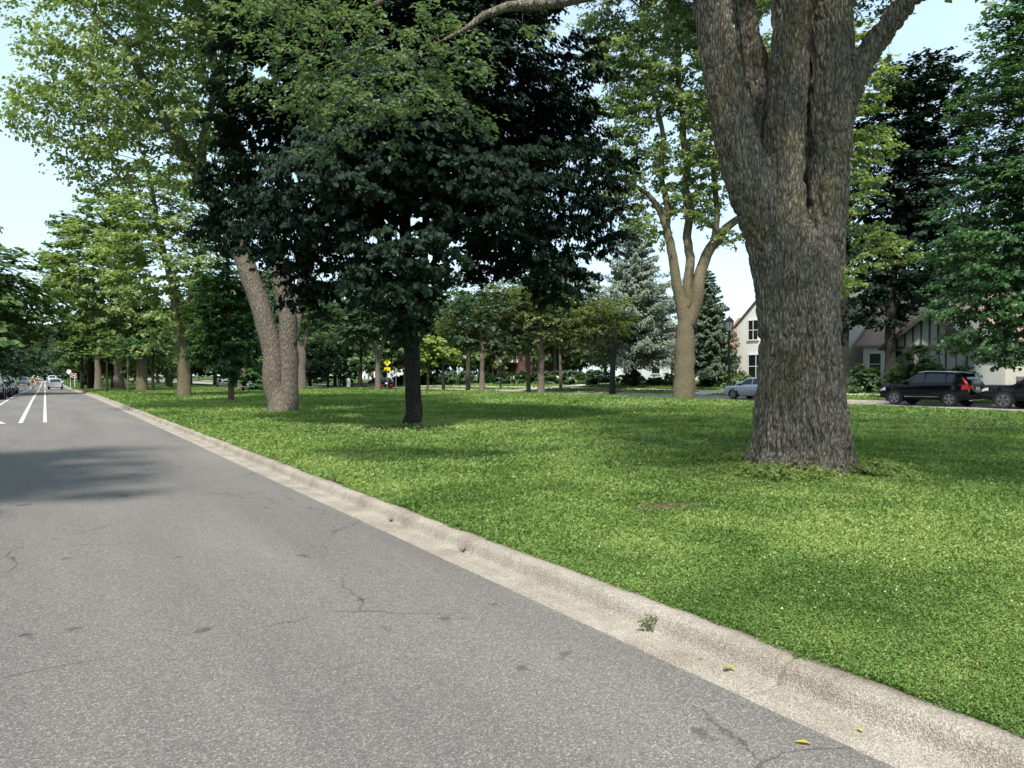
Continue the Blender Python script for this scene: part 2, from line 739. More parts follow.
# worn dirt: a trodden track and bare patches under the trees (thin sheets just above the turf soil)
def dirt_patch(px, py, rx, ry, seed, ang=0.0):
    d = stand(px, py)
    c = foot(px, d)
    n = 40
    V = [(c.x, c.y, c.z + .004)]
    for k in range(n):
        a = 2 * math.pi * k / n
        w = .7 + .6 * float(vnoise(np.array([[math.cos(a) * 2.3 + 5, math.sin(a) * 2.3 + 5, seed]]), seed)[0])
        ux, uy = rx * math.cos(a) * w, ry * math.sin(a) * w
        x = c.x + ux * CT * math.cos(ang) + uy * ST
        y = c.y - ux * ST * math.cos(ang) + uy * CT
        V.append((x, y, ZF(x, y) - .008))
    me = bpy.data.meshes.new("dirt_ground")
    me.from_pydata(V, [], [(0, 1 + k, 1 + (k + 1) % n) for k in range(n)])
    me.materials.append(M_DIRT)
    o = link(bpy.data.objects.new("dirt_ground", me))
    o['kind'] = 'structure'
    return (c.x, c.y, rx, ry)


BARE = [dirt_patch(672, 506, .55, .22, 1), dirt_patch(392, 431, 1.7, .8, 2), dirt_patch(985, 427, 2.6, .28, 3), dirt_patch(880, 419, 1.6, .25, 4),
        dirt_patch(590, 403, 2.5, .4, 5)]


# kerb and gutter, swept along the median with small joint offsets
def kerb(name, prof_fn, ys, mat):
    V, Fc = [], []
    for j, y in enumerate(ys):
        P = prof_fn(y)
        n = len(P)
        V += [(x, y, z + float(dip(y))) for x, z in P]
    for j in range(len(ys) - 1):
        for k in range(n - 1):
            Fc.append((j * n + k, j * n + k + 1, (j + 1) * n + k + 1, (j + 1) * n + k))
    me = bpy.data.meshes.new(name)
    me.from_pydata(V, [], Fc)
    me.materials.append(mat)
    me.polygons.foreach_set("use_smooth", np.ones(len(me.polygons), bool))
    o = link(bpy.data.objects.new(name, me))
    o['kind'] = 'structure'
    return o


joints = np.arange(-13.0, YEND, 3.05)
jo = RNG.normal(0, .008, len(joints) + 2)


def median_prof(y):
    k = int(np.searchsorted(joints, y))
    dj = min(abs(y - joints[min(k, len(joints) - 1)]), abs(y - joints[max(k - 1, 0)]))
    g = .022 * math.exp(-(dj / .013) ** 2)
    o = jo[k] + .02 * float(vnoise(np.array([[y * .35, 0, 0]]), 5)[0] - .5) + .012 * float(vnoise(np.array([[y * 2.2, 3, 0]]), 6)[0] - .5)
    hz = .104 + .010 * float(vnoise(np.array([[y * .5, 8, 0]]), 9)[0] - .5)
    if y > 16.2:
        o += .035
    return [(ROAD_R - .02, -.03), (ROAD_R - .012 + o * .4, .007), (KERB_F - .10 + o, -.004 - g * .4), (KERB_F - .005 + o, -.006 - g), (KERB_F + .012 + o, .012 - g), (KERB_F + .024 + o, .04 - g),
            (KERB_F + .036 + o, hz - .030 - g), (KERB_F + .052 + o, hz - .009 - g), (KERB_F + .075 + o, hz - g), (KERB_F + .12 + o, hz + .003 - g),
            (LAWN_L + .0 + o * .3, hz - .002 - g), (LAWN_L + .02, -.2)]


ys = sorted(set(list(np.arange(-13, 40, .09)) + list(np.arange(40, YEND, 1.0)) + [j + e for j in joints if j < 45 for e in (-.03, -.012, 0, .012, .03)]))
kerb("kerb", median_prof, ys, M_CONC)
ysl = list(np.arange(-13, YEND, 3.0))
kerb("kerb_street_near", lambda y: [(LAWN_R - .05, .0), (LAWN_R, .09), (LAWN_R + .16, .085), (LAWN_R + .2, SZ), (ST_L + .02, SZ + .005)], ysl, M_CONC)
kerb("kerb_street_far", lambda y: [(ST_R - .25, SZ + .004), (ST_R, SZ + .01), (ST_R + .03, .06), (ST_R + .18, .07), (ST_R + .2, -.1)], ysl, M_CONC)
kerb("kerb_verge", lambda y: [(ROAD_L + .3, .004), (ROAD_L + .02, .005), (ROAD_L, .13), (ROAD_L - .16, .14), (ROAD_L - .22, .0)], ysl, M_CONC)


# painted lane lines
def marking(pts):
    me = bpy.data.meshes.new("road_marking")
    if len(pts) == 4:
        (xa, y0), (xb, _), (xc, y1), (xd, _) = pts
        n = max(1, int((y1 - y0) / 2.5))
        V, Fc = [], []
        for k in range(n + 1):
            f = k / n
            y = y0 + (y1 - y0) * f
            V += [(xa + (xd - xa) * f, y, .006 + float(dip(y))), (xb + (xc - xb) * f, y, .006 + float(dip(y)))]
        Fc = [(2 * k, 2 * k + 1, 2 * k + 3, 2 * k + 2) for k in range(n)]
        me.from_pydata(V, [], Fc)
    else:
        me.from_pydata([(x, y, .006 + float(dip(y))) for x, y in pts], [], [tuple(range(len(pts)))])
    me.materials.append(M_LINE)
    o = link(bpy.data.objects.new("road_marking", me))
    o['kind'] = 'structure'


def stripe(x, y0, y1, w=.11):
    marking([(x - w / 2, y0), (x + w / 2, y0), (x + w / 2, y1), (x - w / 2, y1)])


stripe(-.01, 27.5, 118, .10)
stripe(-.66, 27.5, 118, .12)
stripe(-1.92, 6, 118, .10)
stripe(-.01, 132, 300, .15)
stripe(-.7, 132, 300, .15)
stripe(-1.95, 132, 300, .12)
for i in range(7):
    xx = -4.0 + i * .95
    marking([(xx, 124), (xx + .5, 124), (xx + .5, 127), (xx, 127)])
marking([(-4.1, 119.2), (-.1, 119.2), (-.1, 119.7), (-4.1, 119.7)])
# cycle-lane arrow in the lane to the left
marking([(-1.36, 24.6), (-1.24, 24.6), (-1.24, 27.4), (-1.36, 27.4)])
marking([(-1.30, 29.2), (-1.58, 27.4), (-1.02, 27.4)])
#@@PART2
# ------------------------------------------------------------------ leaves
def leaf_quads(C, Nrm, A, S, width=.42, fold=.12, shape='kite'):
    """C centres, Nrm normals, A axis (tip) directions, S sizes -> V, F"""
    Nrm = Nrm / np.linalg.norm(Nrm, axis=1, keepdims=True)
    A = A - Nrm * (A * Nrm).sum(1, keepdims=True)
    A = A / (np.linalg.norm(A, axis=1, keepdims=True) + 1e-9)
    B = np.cross(Nrm, A)
    s = S[:, None]
    if shape == 'kite':
        pts = [(-.5, 0, 0), (-.05, width, fold), (.55, 0, -.05), (-.05, -width, fold)]
    elif shape == 'palm':      # five-pointed, maple-like
        pts = [(-.5, 0, 0), (-.38, .30, .02), (-.02, .52, .05), (.04, .22, .05), (.36, .34, .0), (.58, 0, -.08),
               (.36, -.34, .0), (.04, -.22, .05), (-.02, -.52, .05), (-.38, -.30, .02)]
    n = len(pts)
    V = np.empty((len(C), n, 3))
    for i, (a, b, c) in enumerate(pts):
        V[:, i] = C + s * (a * A + b * B + c * Nrm)
    Fc = np.arange(len(C) * n).reshape(-1, n)
    return V.reshape(-1, 3), Fc


def clump_leaves(centers, rng, n, rc, size, flat=.55, up=.75, out=.5, origin=None, droop=.35, tint_clump=.45, width=.42, shape='kite', sizevar=.3):
    """leaf sprays around every clump centre"""
    centers = np.asarray(centers)
    M = len(centers)
    cid = np.repeat(np.arange(M), n)
    # each clump is a handful of twigs with leaves set along them
    K = 7
    tw = rng.normal(0, 1, (M, K, 3)) * np.array([1, 1, flat])
    tw /= np.linalg.norm(tw, axis=2, keepdims=True) + 1e-6
    tw[:, :, 2] *= flat
    o = centers.mean(0) if origin is None else np.asarray(origin)
    rad = centers - o
    rad /= np.linalg.norm(rad, axis=1, keepdims=True) + 1e-6
    tw = tw + rad[:, None] * np.array([.45, .45, .2])
    k = rng.integers(0, K, M * n)
    td = tw[cid, k]
    t = rng.uniform(.05, 1, M * n) ** .75
    rcs = rc * 1.25 * rng.uniform(.75, 1.2, M)[cid]
    off = td * (t * rcs)[:, None] + rng.normal(0, .13, (M * n, 3)) * rc * np.array([1, 1, .7])
    off[:, 2] -= droop * .45 * rc * t * t
    C = centers[cid] + off
    ow = C - o
    ow /= np.linalg.norm(ow, axis=1, keepdims=True) + 1e-6
    Nn = np.array([0, 0, up]) + ow * out + rng.normal(0, .30, C.shape)
    sd = np.cross(td, np.array([0, 0, 1.0])) * rng.choice([-1, 1], M * n)[:, None]
    ax = td * .8 + sd * .7 + rng.normal(0, .3, C.shape) + np.array([0, 0, -droop])
    S = size * rng.uniform(1 - sizevar, 1 + sizevar, len(C))
    V, Fc = leaf_quads(C, Nn, ax, S, width=width, shape=shape)
    tc_ = rng.uniform(0, 1, M)
    tint = np.clip(tint_clump * tc_[cid] + (1 - tint_clump) * rng.uniform(0, 1, len(C)), 0, 1)
    return V, Fc, tint


# ------------------------------------------------------------------ tree skeletons
class Skel:
    def __init__(s):
        s.P, s.par, s.rm, s.ok, s.main = [], [], [], [], []

    def path(s, pts, radii, attach=None, frm=0.0, step=.35, jit=.02, rng=RNG, crook=0):
        """a given trunk or limb; nodes past fraction frm accept branches"""
        pts = [Vector(p) for p in pts]
        out, rr = [], []
        n = len(pts)
        for i in range(n - 1):
            p0, p1, p2, p3 = pts[max(i - 1, 0)], pts[i], pts[i + 1], pts[min(i + 2, n - 1)]
            m = max(1, int((p2 - p1).length / step))
            for k in range(m):
                t = k / m
                ln = (p2 - p1).length
                m1 = (p2 - p0) * (ln / max(1e-6, (p1 - p0).length + ln)) if i > 0 else (p2 - p1)
                m2 = (p3 - p1) * (ln / max(1e-6, (p3 - p2).length + ln)) if i < n - 2 else (p2 - p1)
                q = p1 * (2 * t ** 3 - 3 * t * t + 1) + m1 * (t ** 3 - 2 * t * t + t) + p2 * (3 * t * t - 2 * t ** 3) + m2 * (t ** 3 - t * t)
                out.append(q)
                rr.append(radii[i] + (radii[i + 1] - radii[i]) * t)
        out.append(pts[-1])
        rr.append(radii[-1])
        ids = []
        ph_ = rng.uniform(0, 6.28, 6)
        for i, (q, r) in enumerate(zip(out, rr)):
            if crook and 0 < i:
                a_ = i * step * 1.1
                w_ = crook * min(1, i * step / 2.5)
                q = q + Vector((math.sin(a_ + ph_[0]) + .5 * math.sin(2.3 * a_ + ph_[1]), math.sin(a_ * .9 + ph_[2]) + .5 * math.sin(2.1 * a_ + ph_[3]), .3 * math.sin(a_ * 1.3 + ph_[4]))) * w_
            if 0 < i < len(out) - 1:
                q = q + Vector(rng.normal(0, jit, 3)) * r * 3
            s.P.append(q)
            s.par.append((attach if attach is not None else -1) if i == 0 else len(s.P) - 2)
            s.rm.append(r)
            s.ok.append(i / max(1, len(out) - 1) >= frm)
            s.main.append(True)
            ids.append(len(s.P) - 1)
        return ids

    def nearest(s, p):
        p = Vector(p)
        return min(range(len(s.P)), key=lambda i: (s.P[i] - p).length)

    def grow(s, targets, rng, step=.7, updrag=.8, tip=.012, expo=.42):
        T = np.asarray(targets, float)
        base = np.array([p for p, o in zip(s.P, s.ok) if o])
        dmin = np.min(np.linalg.norm(T[:, None, :] - base[None], axis=2), axis=1)
        order = np.argsort(dmin)
        cap = len(s.P) + len(T) * 40
        PA = np.zeros((cap, 3))
        OK = np.zeros(cap, bool)
        LEN = np.zeros(cap)
        n = len(s.P)
        PA[:n] = np.array(s.P)
        OK[:n] = s.ok
        for ti in order:
            t = T[ti]
            dv = t - PA[:n]
            D = np.linalg.norm(dv, axis=1)
            cost = D + updrag * np.maximum(0, .35 * D - dv[:, 2]) + .25 * LEN[:n]
            cost[~OK[:n]] = 1e9
            i = int(np.argmin(cost))
            p = PA[i]
            L = D[i]
            m = max(1, int(L / step))
            if n + m >= cap:
                break
            par = s.par[i]
            d0 = Vector(p - PA[par]) if par >= 0 else Vector((0, 0, 1))
            if d0.length > 1e-6:
                d0.normalize()
            c = Vector(p) + d0 * L * .3 + Vector((0, 0, L * .12))
            prev = i
            for k in range(1, m + 1):
                q = k / m
                w = (1 - q) ** 2 * Vector(p) + 2 * q * (1 - q) * c + q * q * Vector(t)
                if k < m:
                    w = w + Vector(rng.normal(0, .05 * min(L, 2.0), 3))
                s.P.append(w)
                s.par.append(prev)
                s.rm.append(0)
                s.ok.append(True)
                s.main.append(False)
                PA[n] = w
                OK[n] = True
                LEN[n] = LEN[prev] + L / m
                prev = n
                n += 1
        old = getattr(s, 'R', [])
        # pipe model
        W = np.zeros(n)
        kids = [[] for _ in range(n)]
        for i in range(n):
            if s.par[i] >= 0:
                kids[s.par[i]].append(i)
        for i in range(n - 1, -1, -1):
            if not kids[i]:
                W[i] = 1
            else:
                W[i] = sum(W[k] for k in kids[i])
        s.R = [max(tip * W[i] ** expo, 0) if not s.main[i] else s.rm[i] for i in range(n)]
        for i in range(n):   # a branch is never thicker than what carries it
            p = s.par[i]
            if p >= 0 and not s.main[i]:
                s.R[i] = min(s.R[i], s.R[p] * .92)
        for i, r in enumerate(old):
            s.R[i] = max(r, s.R[i])
        s.kids, s.W = kids, W

    def mesh(s, mb, skip=0.0, sides=(12, 7, 4), only_new=False):
        n = len(s.P)
        starts = [(i, -1) for i in range(n) if s.par[i] < 0]
        while starts:
            i, par = starts.pop()
            path = ([par] if par >= 0 else []) + [i]
            while s.kids[path[-1]]:
                ks = s.kids[path[-1]]
                b = max(ks, key=lambda k: (s.main[k] and s.main[path[-1]] and k == path[-1] + 1, s.W[k]))
                for k in ks:
                    if k != b:
                        starts.append((k, path[-1]))
                path.append(b)
            if only_new and s.main[path[-1]]:
                continue
            rad = [s.R[k] for k in path]
            if par >= 0 and len(path) > 1:
                rad[0] = min(rad[0], rad[1] * 1.15)
            if max(rad) < skip:
                continue
            mr = max(rad)
            nn = sides[0] if mr > .12 else sides[1] if mr > .035 else sides[2]
            pts = [s.P[k] for k in path]
            if only_new:
                m0 = 0
                while m0 + 1 < len(path) and s.main[path[m0 + 1]]:
                    m0 += 1
                pts, rad = pts[m0:], rad[m0:]
            if len(pts) > 1:
                rad[-1] *= .6
                mb.tube(pts, rad, nn, cap=False)


def lobe_targets(lobes, rng, spacing, shell=2.4):
    """lobes: list of (centre Vector, radii (x,y,z)); spaced clump centres inside them"""
    out = []
    grid = {}
    for c, r in lobes:
        c = np.array(c)
        r = np.array(r if hasattr(r, '__len__') else (r, r, r), float)
        n = int(5.0 * r.prod() / spacing ** 3) + 2
        for _ in range(n * 3):
            d = rng.normal(0, 1, 3)
            d /= np.linalg.norm(d)
            p = c + d * r * rng.uniform(0, 1) ** (1 / shell)
            key = tuple(np.floor(p / spacing).astype(int))
            okk = True
            for dx in (-1, 0, 1):
                for dy in (-1, 0, 1):
                    for dz in (-1, 0, 1):
                        for q in grid.get((key[0] + dx, key[1] + dy, key[2] + dz), ()):
                            if ((q - p) ** 2).sum() < (spacing * .82) ** 2:
                                okk = False
                                break
                        if not okk:
                            break
                    if not okk:
                        break
                if not okk:
                    break
            if okk:
                grid.setdefault(key, []).append(p)
                out.append(p)
    return np.array(out)


def px_lobes(d, items, depth=1.0, layers=(0,), rng=RNG):
    """crown lobes given by where they stand in the view at distance d; every lobe is a ball of its true size"""
    out = []
    for it in items:
        px, py, r = it[:3]
        dd = it[3] if len(it) > 3 else 0
        R = r / F * d
        for l in layers:
            c = spot(px, py, d + dd + l * R * 1.1 + rng.normal(0, .25) * depth)
            out.append((c, (R * 1.0, R * 1.0, R * .92)))
    return out


# ------------------------------------------------------------------ foliage and bark looks
LEAF = {
    'main': leafmat("leaf_dusty_green", [(.085, .142, .085), (.118, .182, .10), (.175, .25, .13)], .36),
    'light': leafmat("leaf_light_green", [(.115, .180, .070), (.185, .260, .095), (.31, .38, .155)], .44),
    'mid': leafmat("leaf_mid_green", [(.060, .110, .042), (.095, .160, .055), (.16, .235, .08)], .38),
    'fresh': leafmat("leaf_fresh_green", [(.032, .085, .036), (.055, .13, .048), (.10, .20, .065)], .38),
    'dark': leafmat("leaf_dark_green", [(.028, .058, .030), (.042, .082, .038), (.065, .115, .050)], .28),
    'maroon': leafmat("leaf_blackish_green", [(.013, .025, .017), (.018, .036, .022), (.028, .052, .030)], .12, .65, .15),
    'olive': leafmat("leaf_olive_green", [(.075, .105, .035), (.11, .145, .045), (.17, .21, .065)], .38),
    'yellow': leafmat("leaf_yellow_green", [(.18, .25, .075), (.26, .34, .10), (.36, .42, .15)], .45),
    'spruce': leafmat("needle_blue_green", [(.13, .165, .128), (.19, .235, .18), (.27, .315, .245)], .12, .6, .2),
    'needle': leafmat("needle_dark_green", [(.065, .095, .062), (.10, .14, .085), (.15, .195, .12)], .12, .6, .2),
    'shrub': leafmat("leaf_shrub_green", [(.032, .070, .026), (.052, .10, .034), (.09, .15, .045)], .3),
}
BARK = {
    'main': barkmat("bark_furrowed_grey", (.013, .011, .009), (.128, .109, .088), (.33, .288, .238), 1.55, 1.0, moss=(.82, .78, .44)),
    'grey': barkmat("bark_grey_brown", (.042, .036, .028), (.14, .12, .095), (.27, .238, .195), 1.3, .9),
    'pale': barkmat("bark_pale_tan", (.065, .055, .035), (.145, .122, .078), (.25, .22, .15), 1.5, .9),
    'dark': barkmat("bark_dark", (.010, .009, .008), (.030, .027, .024), (.060, .054, .048), 1.2, .7),
    'thin': barkmat("bark_young", (.05, .038, .028), (.11, .088, .068), (.18, .15, .12), 2.0, .5),
}


def make_tree(name, label, cat, d, base, paths, lobes, bark, leaf, spacing=1.0, nleaf=60, rc=.7, lsize=.14, seed=1, group=None,
              flat=.55, up=.75, out=.5, tip=.012, expo=.42, shape='kite', width=.42, frm=.55, step=.7, skip=.004, extra_lobes=(), tint_clump=.45, droop=.35,
              root=None, shell=2.4, layers=(0,), sides=(12, 7, 4), crook=0):
    """paths: [(points, radii, frm)] world coordinates; the first one is the trunk. Crown lobes in view units at distance d."""
    rng = np.random.default_rng(seed)
    base = Vector(base)
    sk = Skel()
    first = True
    for pts, radii, f in paths:
        att = None if first else sk.nearest(pts[0])
        if first:
            # buttressed foot
            p0, p1 = Vector(pts[0]), Vector(pts[1])
            r0 = radii[0]
            pts = [p0 - Vector((0, 0, .15)), p0 + (p1 - p0).normalized() * .12, p0 + (p1 - p0).normalized() * max(.35, r0 * 1.4)] + list(pts[1:])
            fl = 1.32 if d < 35 else 1.14
            radii = [r0 * fl, r0 * (1 + (fl - 1) * .4), r0] + list(radii[1:])
        sk.path(pts, radii, att, f, rng=rng, crook=0 if first else crook)
        first = False
    lb = px_lobes(d, lobes, layers=layers, rng=rng) + list(extra_lobes)
    T = lobe_targets(lb, rng, spacing, shell)
    sk.grow(T, rng, step=step, tip=tip, expo=expo)
    mb = MB()
    sk.mesh(mb, skip=skip, sides=sides)
    t = thing(name, label, cat, base, 0, group)
    tr = mb.build("trunk", BARK[bark], t, smooth=True)
    tr.data.transform(Matrix.Translation(-base))
    # leaves sit at the branch ends and a little way back along the twigs
    V, Fc, tint = clump_leaves(T, rng, nleaf, rc, lsize, flat=flat, up=up, out=out, droop=droop, origin=T.mean(0) - np.array([0, 0, 1.5]), width=width, shape=shape, tint_clump=tint_clump)
    V = V - np.array(base)
    me = arr_mesh("crown", V, Fc, LEAF[leaf], tint=tint)
    link(bpy.data.objects.new("crown", me), t)
    return t


def P(d, *pts):
    return [spot(x, y, d + (q[0] if q else 0)) for (x, y, *q) in pts]


def trunk_path(px, py, d, pts, wpx):
    """trunk from its foot through view points at distance d; widths in pixels"""
    f = foot(px, d)
    return [f] + P(d, *pts), [w / 2 / F * d for w in wpx]
#@@PART3
# ------------------------------------------------------------------ the big furrowed tree in front
DM = 10.2
def big_tree():
    rng = np.random.default_rng(11)
    base = foot(799, DM)
    sc_ = DM / F

    def W(px, py, dd=0):
        return spot(px, py, DM + dd)
    mb = MB()
    zb = HOR + (H - base.z) / DM * F

    def limb(pts, wid, n=20):
        sk = Skel()
        ids = sk.path(pts, [w / 2 * sc_ for w in wid], None, 0, step=.18, jit=.006, rng=rng)
        mb.tube([sk.P[i] for i in ids], [sk.rm[i] for i in ids], n)
        return sk
    limb([W(799, zb + 26), W(799, zb - 10), W(798, 430), W(798, 380), W(798, 320), W(797, 275), W(796, 240), W(796, 215)],
         [92, 86, 80, 76, 74, 70, 48, 18])
    # shallow flutes running up the trunk
    for a, r, w in ((-2.3, 36, 18), (-1.55, 38, 18), (-.85, 36, 16), (-2.6, 33, 22), (-1.9, 36, 20), (-1.2, 36, 22), (-.5, 34, 24), (.3, 34, 20), (1.2, 35, 22), (2.2, 34, 24), (2.9, 34, 18)):
        ux, uy = math.cos(a), math.sin(a)
        dr = Vector((CT, -ST, 0)) * ux + Vector((ST, CT, 0)) * uy
        ax = Vector((base.x, base.y, 0))
        def at(rp, z):
            q = ax + dr * rp * sc_
            return Vector((q.x, q.y, base.z + z))
        rr = float(rng.uniform(.9, 1.12))
        limb([at(r + 24 * rr, -.22), at(r + 12 * rr, .02), at(r + 4 * rr, .28), at(r - 1, .75), at(r - 4, 1.5), at(r - 7, 2.6)],
             [w * .7, w * 1.0, w * 1.15, w * 1.15, w, w * .7], 12)
    # four great stems
    limb([W(792, 440, .1), W(784, 370, .04), W(781, 325, 0), W(776, 270, -.03), W(764, 225, -.06), W(747, 180, -.08), W(731, 123, -.08), W(719, 60, -.08), W(710, 0, -.08), W(702, -50, -.1), W(690, -110, -.15)], [14, 34, 44, 50, 50, 47, 40, 37, 37, 36, 34])
    limb([W(784, 280, .25), W(772, 215, .38), W(761, 130, .5), W(752, 60, .6), W(741, 0, .75), W(737, -50, .85), W(732, -110, 1.0)], [40, 36, 29, 27, 25, 24, 22])
    limb([W(797, 450, .05), W(796, 380, -.02), W(793, 320, -.06), W(787, 250, -.10), W(782, 180, -.10), W(786, 100, -.06), W(788, 50, 0), W(789, 0, 0), W(786, -60, .1), W(780, -120, .1)], [14, 32, 40, 44, 41, 38, 36, 36, 35, 33])
    limb([W(804, 440, .05), W(811, 375, .02), W(814, 320, 0), W(821, 255, .02), W(826, 182, .03), W(828, 100, .03), W(829, 50, .0), W(830, 0, 0), W(833, -60, .05), W(838, -120, .1)], [14, 34, 42, 45, 43, 42, 42, 42, 40, 36])
    limb([W(832, 150, -.03), W(843, 105, -.08), W(862, 62, -.15), W(884, 30, -.2), W(910, -4, -.3), W(965, -60, -.4)], [24, 28, 26, 24, 22, 20], 14)
    bm_o = mb.build("trunk_rough", BARK['main'])
    rm = bm_o.modifiers.new("r", 'REMESH')
    rm.mode = 'VOXEL'
    rm.voxel_size = .017
    sm = bm_o.modifiers.new("s", 'SMOOTH')
    sm.factor = .5
    sm.iterations = 6
    dg = bpy.context.evaluated_depsgraph_get()
    ev = bm_o.evaluated_get(dg)
    me = bpy.data.meshes.new_from_object(ev)
    bpy.data.objects.remove(bm_o)
    n = len(me.vertices)
    co = np.empty(n * 3, np.float32)
    no = np.empty(n * 3, np.float32)
    me.vertices.foreach_get("co", co)
    me.vertices.foreach_get("normal", no)
    co = co.reshape(-1, 3).astype(float)
    no = no.reshape(-1, 3)
    # long interlacing bark plates with deep furrows
    wob = np.stack([fbm(co * 1.7, 2, 40 + k) - .5 for k in range(3)], -1)
    q = (co + wob * .14) * np.array([14, 14, 3.2])
    r1 = 1 - np.abs(2 * vnoise(q, 21) - 1)
    q2 = (co + wob * .10) * np.array([34, 34, 11])
    r2 = 1 - np.abs(2 * vnoise(q2, 22) - 1)
    big = fbm(co * np.array([3.2, 3.2, .8]), 2, 23) - .5
    disp = -.052 * np.clip(r1 - .45, 0, 1) * 1.7 - .016 * r2 ** 2 + .05 * big + .016
    co2 = co + no * disp[:, None]
    me.vertices.foreach_set("co", co2.astype(np.float32).ravel())
    me.polygons.foreach_set("use_smooth", np.ones(len(me.polygons), bool))
    me.materials.clear()
    me.materials.append(BARK['main'])
    me.update()

    # boughs and twigs
    sk = Skel()
    tops = [([W(708, -20, -.1), W(690, -110, -.15), W(650, -220, -.6), W(600, -330, -1.0)], [50, 44, 30, 18]),
            ([W(742, -20, .8), W(735, -110, 1.0), W(720, -240, 2.0), W(700, -350, 3)], [34, 28, 22, 12]),
            ([W(789, -20), W(780, -120, .1), W(775, -260, -.8), W(760, -380, -1.6)], [42, 36, 26, 14]),
            ([W(831, -20), W(838, -120, .1), W(850, -250, 1.2), W(870, -380, 2.2)], [46, 38, 26, 14]),
            ([W(915, -8, -.3), W(965, -60, -.4), W(1020, -140, -.6), W(1090, -220, -.8)], [28, 24, 18, 10])]
    for pts, wd in tops:
        sk.path(pts, [w / 2 * sc_ for w in wd], None, .15, rng=rng)
    # the long low bough reaching left over the grass
    i0 = sk.nearest(W(690, -110, -.15))
    sk.path([W(690, -100, -.15), W(650, -48, -.3), W(605, -10, -.5), W(575, 1, -.6), W(540, 7, -.7), W(508, 9, -.8), W(484, 18, -.9), W(466, 31, -1.0), W(440, 44, -1.0)],
            [w / 2 * sc_ for w in (19, 16, 13, 11.5, 10, 8.5, 6.5, 4.5, 2)], i0, .55, step=.2, rng=rng)
    i1 = sk.nearest(W(520, 5, -.7))
    sk.path([W(520, 5, -.7), W(470, -15, -.5), W(420, -20, -.5), W(380, 5, -.6), W(345, 22, -.7)], [w / 2 * sc_ for w in (9, 8, 6, 5, 3)], i1, .4, step=.2, rng=rng)
    # hanging sprays, seen against the dark maple
    near = px_lobes(DM - .8, [(300, 60, 42), (275, 35, 32), (345, 95, 44), (395, 95, 40), (330, 138, 26), (440, 105, 34), (385, 40, 40), (455, 70, 28), (330, 10, 40),
                              (440, 20, 30), (400, 135, 22), (280, 5, 40), (265, 85, 16), (478, 120, 14), (270, 20, 30), (520, 40, 12), (350, 50, 40), (308, 105, 28), (420, 65, 34)], depth=.6, rng=rng)
    side = px_lobes(DM + .3, [(668, 42, 20), (655, 80, 13), (628, 18, 14), (690, 5, 20), (870, 5, 18), (880, 80, 9), (650, 5, 18)], depth=.5, rng=rng)
    T1 = lobe_targets(near, rng, .34)
    T2 = lobe_targets(side, rng, .34)
    # the crown overhead
    c0 = Vector((base.x, base.y, 0))
    over = []
    tries = 0
    while len(over) < 90 and tries < 6000:
        tries += 1
        a, rr, z = rng.uniform(0, 2 * math.pi), rng.uniform(.5, 9.6), rng.uniform(8.4, 15.0)
        if z < 11:
            rr = max(rr, 2.5)
        p = c0 + Vector((math.cos(a) * rr, math.sin(a) * rr * .95, z))
        dd = p.x * ST + p.y * CT
        rl = p.x * CT - p.y * ST
        if dd > 1 and p.z < H + .58 * dd + 1.3:
            p.z = H + .58 * dd + 1.4
        # unseen crown shaped for its shade: skip lobes that would shadow the near lawn
        if rl < 1.9 or dd + .575 * p.z < 8.9:
            continue
        over.append((p, 1.5))
    T3 = lobe_targets(over, rng, 1.15)
    sk.grow(T3, rng, step=.7, tip=.012)
    sk.grow(np.concatenate([T1, T2]), rng, step=.25, tip=.0035, expo=.38, updrag=.3)
    mb2 = MB()
    sk.mesh(mb2, skip=.002, sides=(14, 8, 4))
    t = thing("shade_tree", "huge furrowed grey trunk dividing into thick upright stems, in the near grass", 'tree', base)
    me2 = bpy.data.meshes.new("limbs")
    me2.from_pydata(mb2.v, [], mb2.f)
    bm = bmesh.new()
    bm.from_mesh(me)
    bm.from_mesh(me2)
    bm.to_mesh(me)
    bm.free()
    me.polygons.foreach_set("use_smooth", np.ones(len(me.polygons), bool))
    me.transform(Matrix.Translation(-base))
    me.name = "trunk"
    link(bpy.data.objects.new("trunk", me), t)
    Va, Fa, ta = clump_leaves(np.concatenate([T1, T2]), rng, 64, .24, .075, flat=.5, up=.8, out=.15, droop=1.0, width=.27, tint_clump=.35)
    Vb, Fb, tb = clump_leaves(T3, rng, 70, .8, .17, flat=.5, up=.8, out=.3, width=.36)
    V = np.concatenate([Va, Vb]) - np.array(base)
    Fc = np.concatenate([Fa, Fb + len(Va)])
    link(bpy.data.objects.new("crown", arr_mesh("crown", V, Fc, LEAF['main'], tint=np.concatenate([ta, tb]))), t)
    return base


MAIN = big_tree()

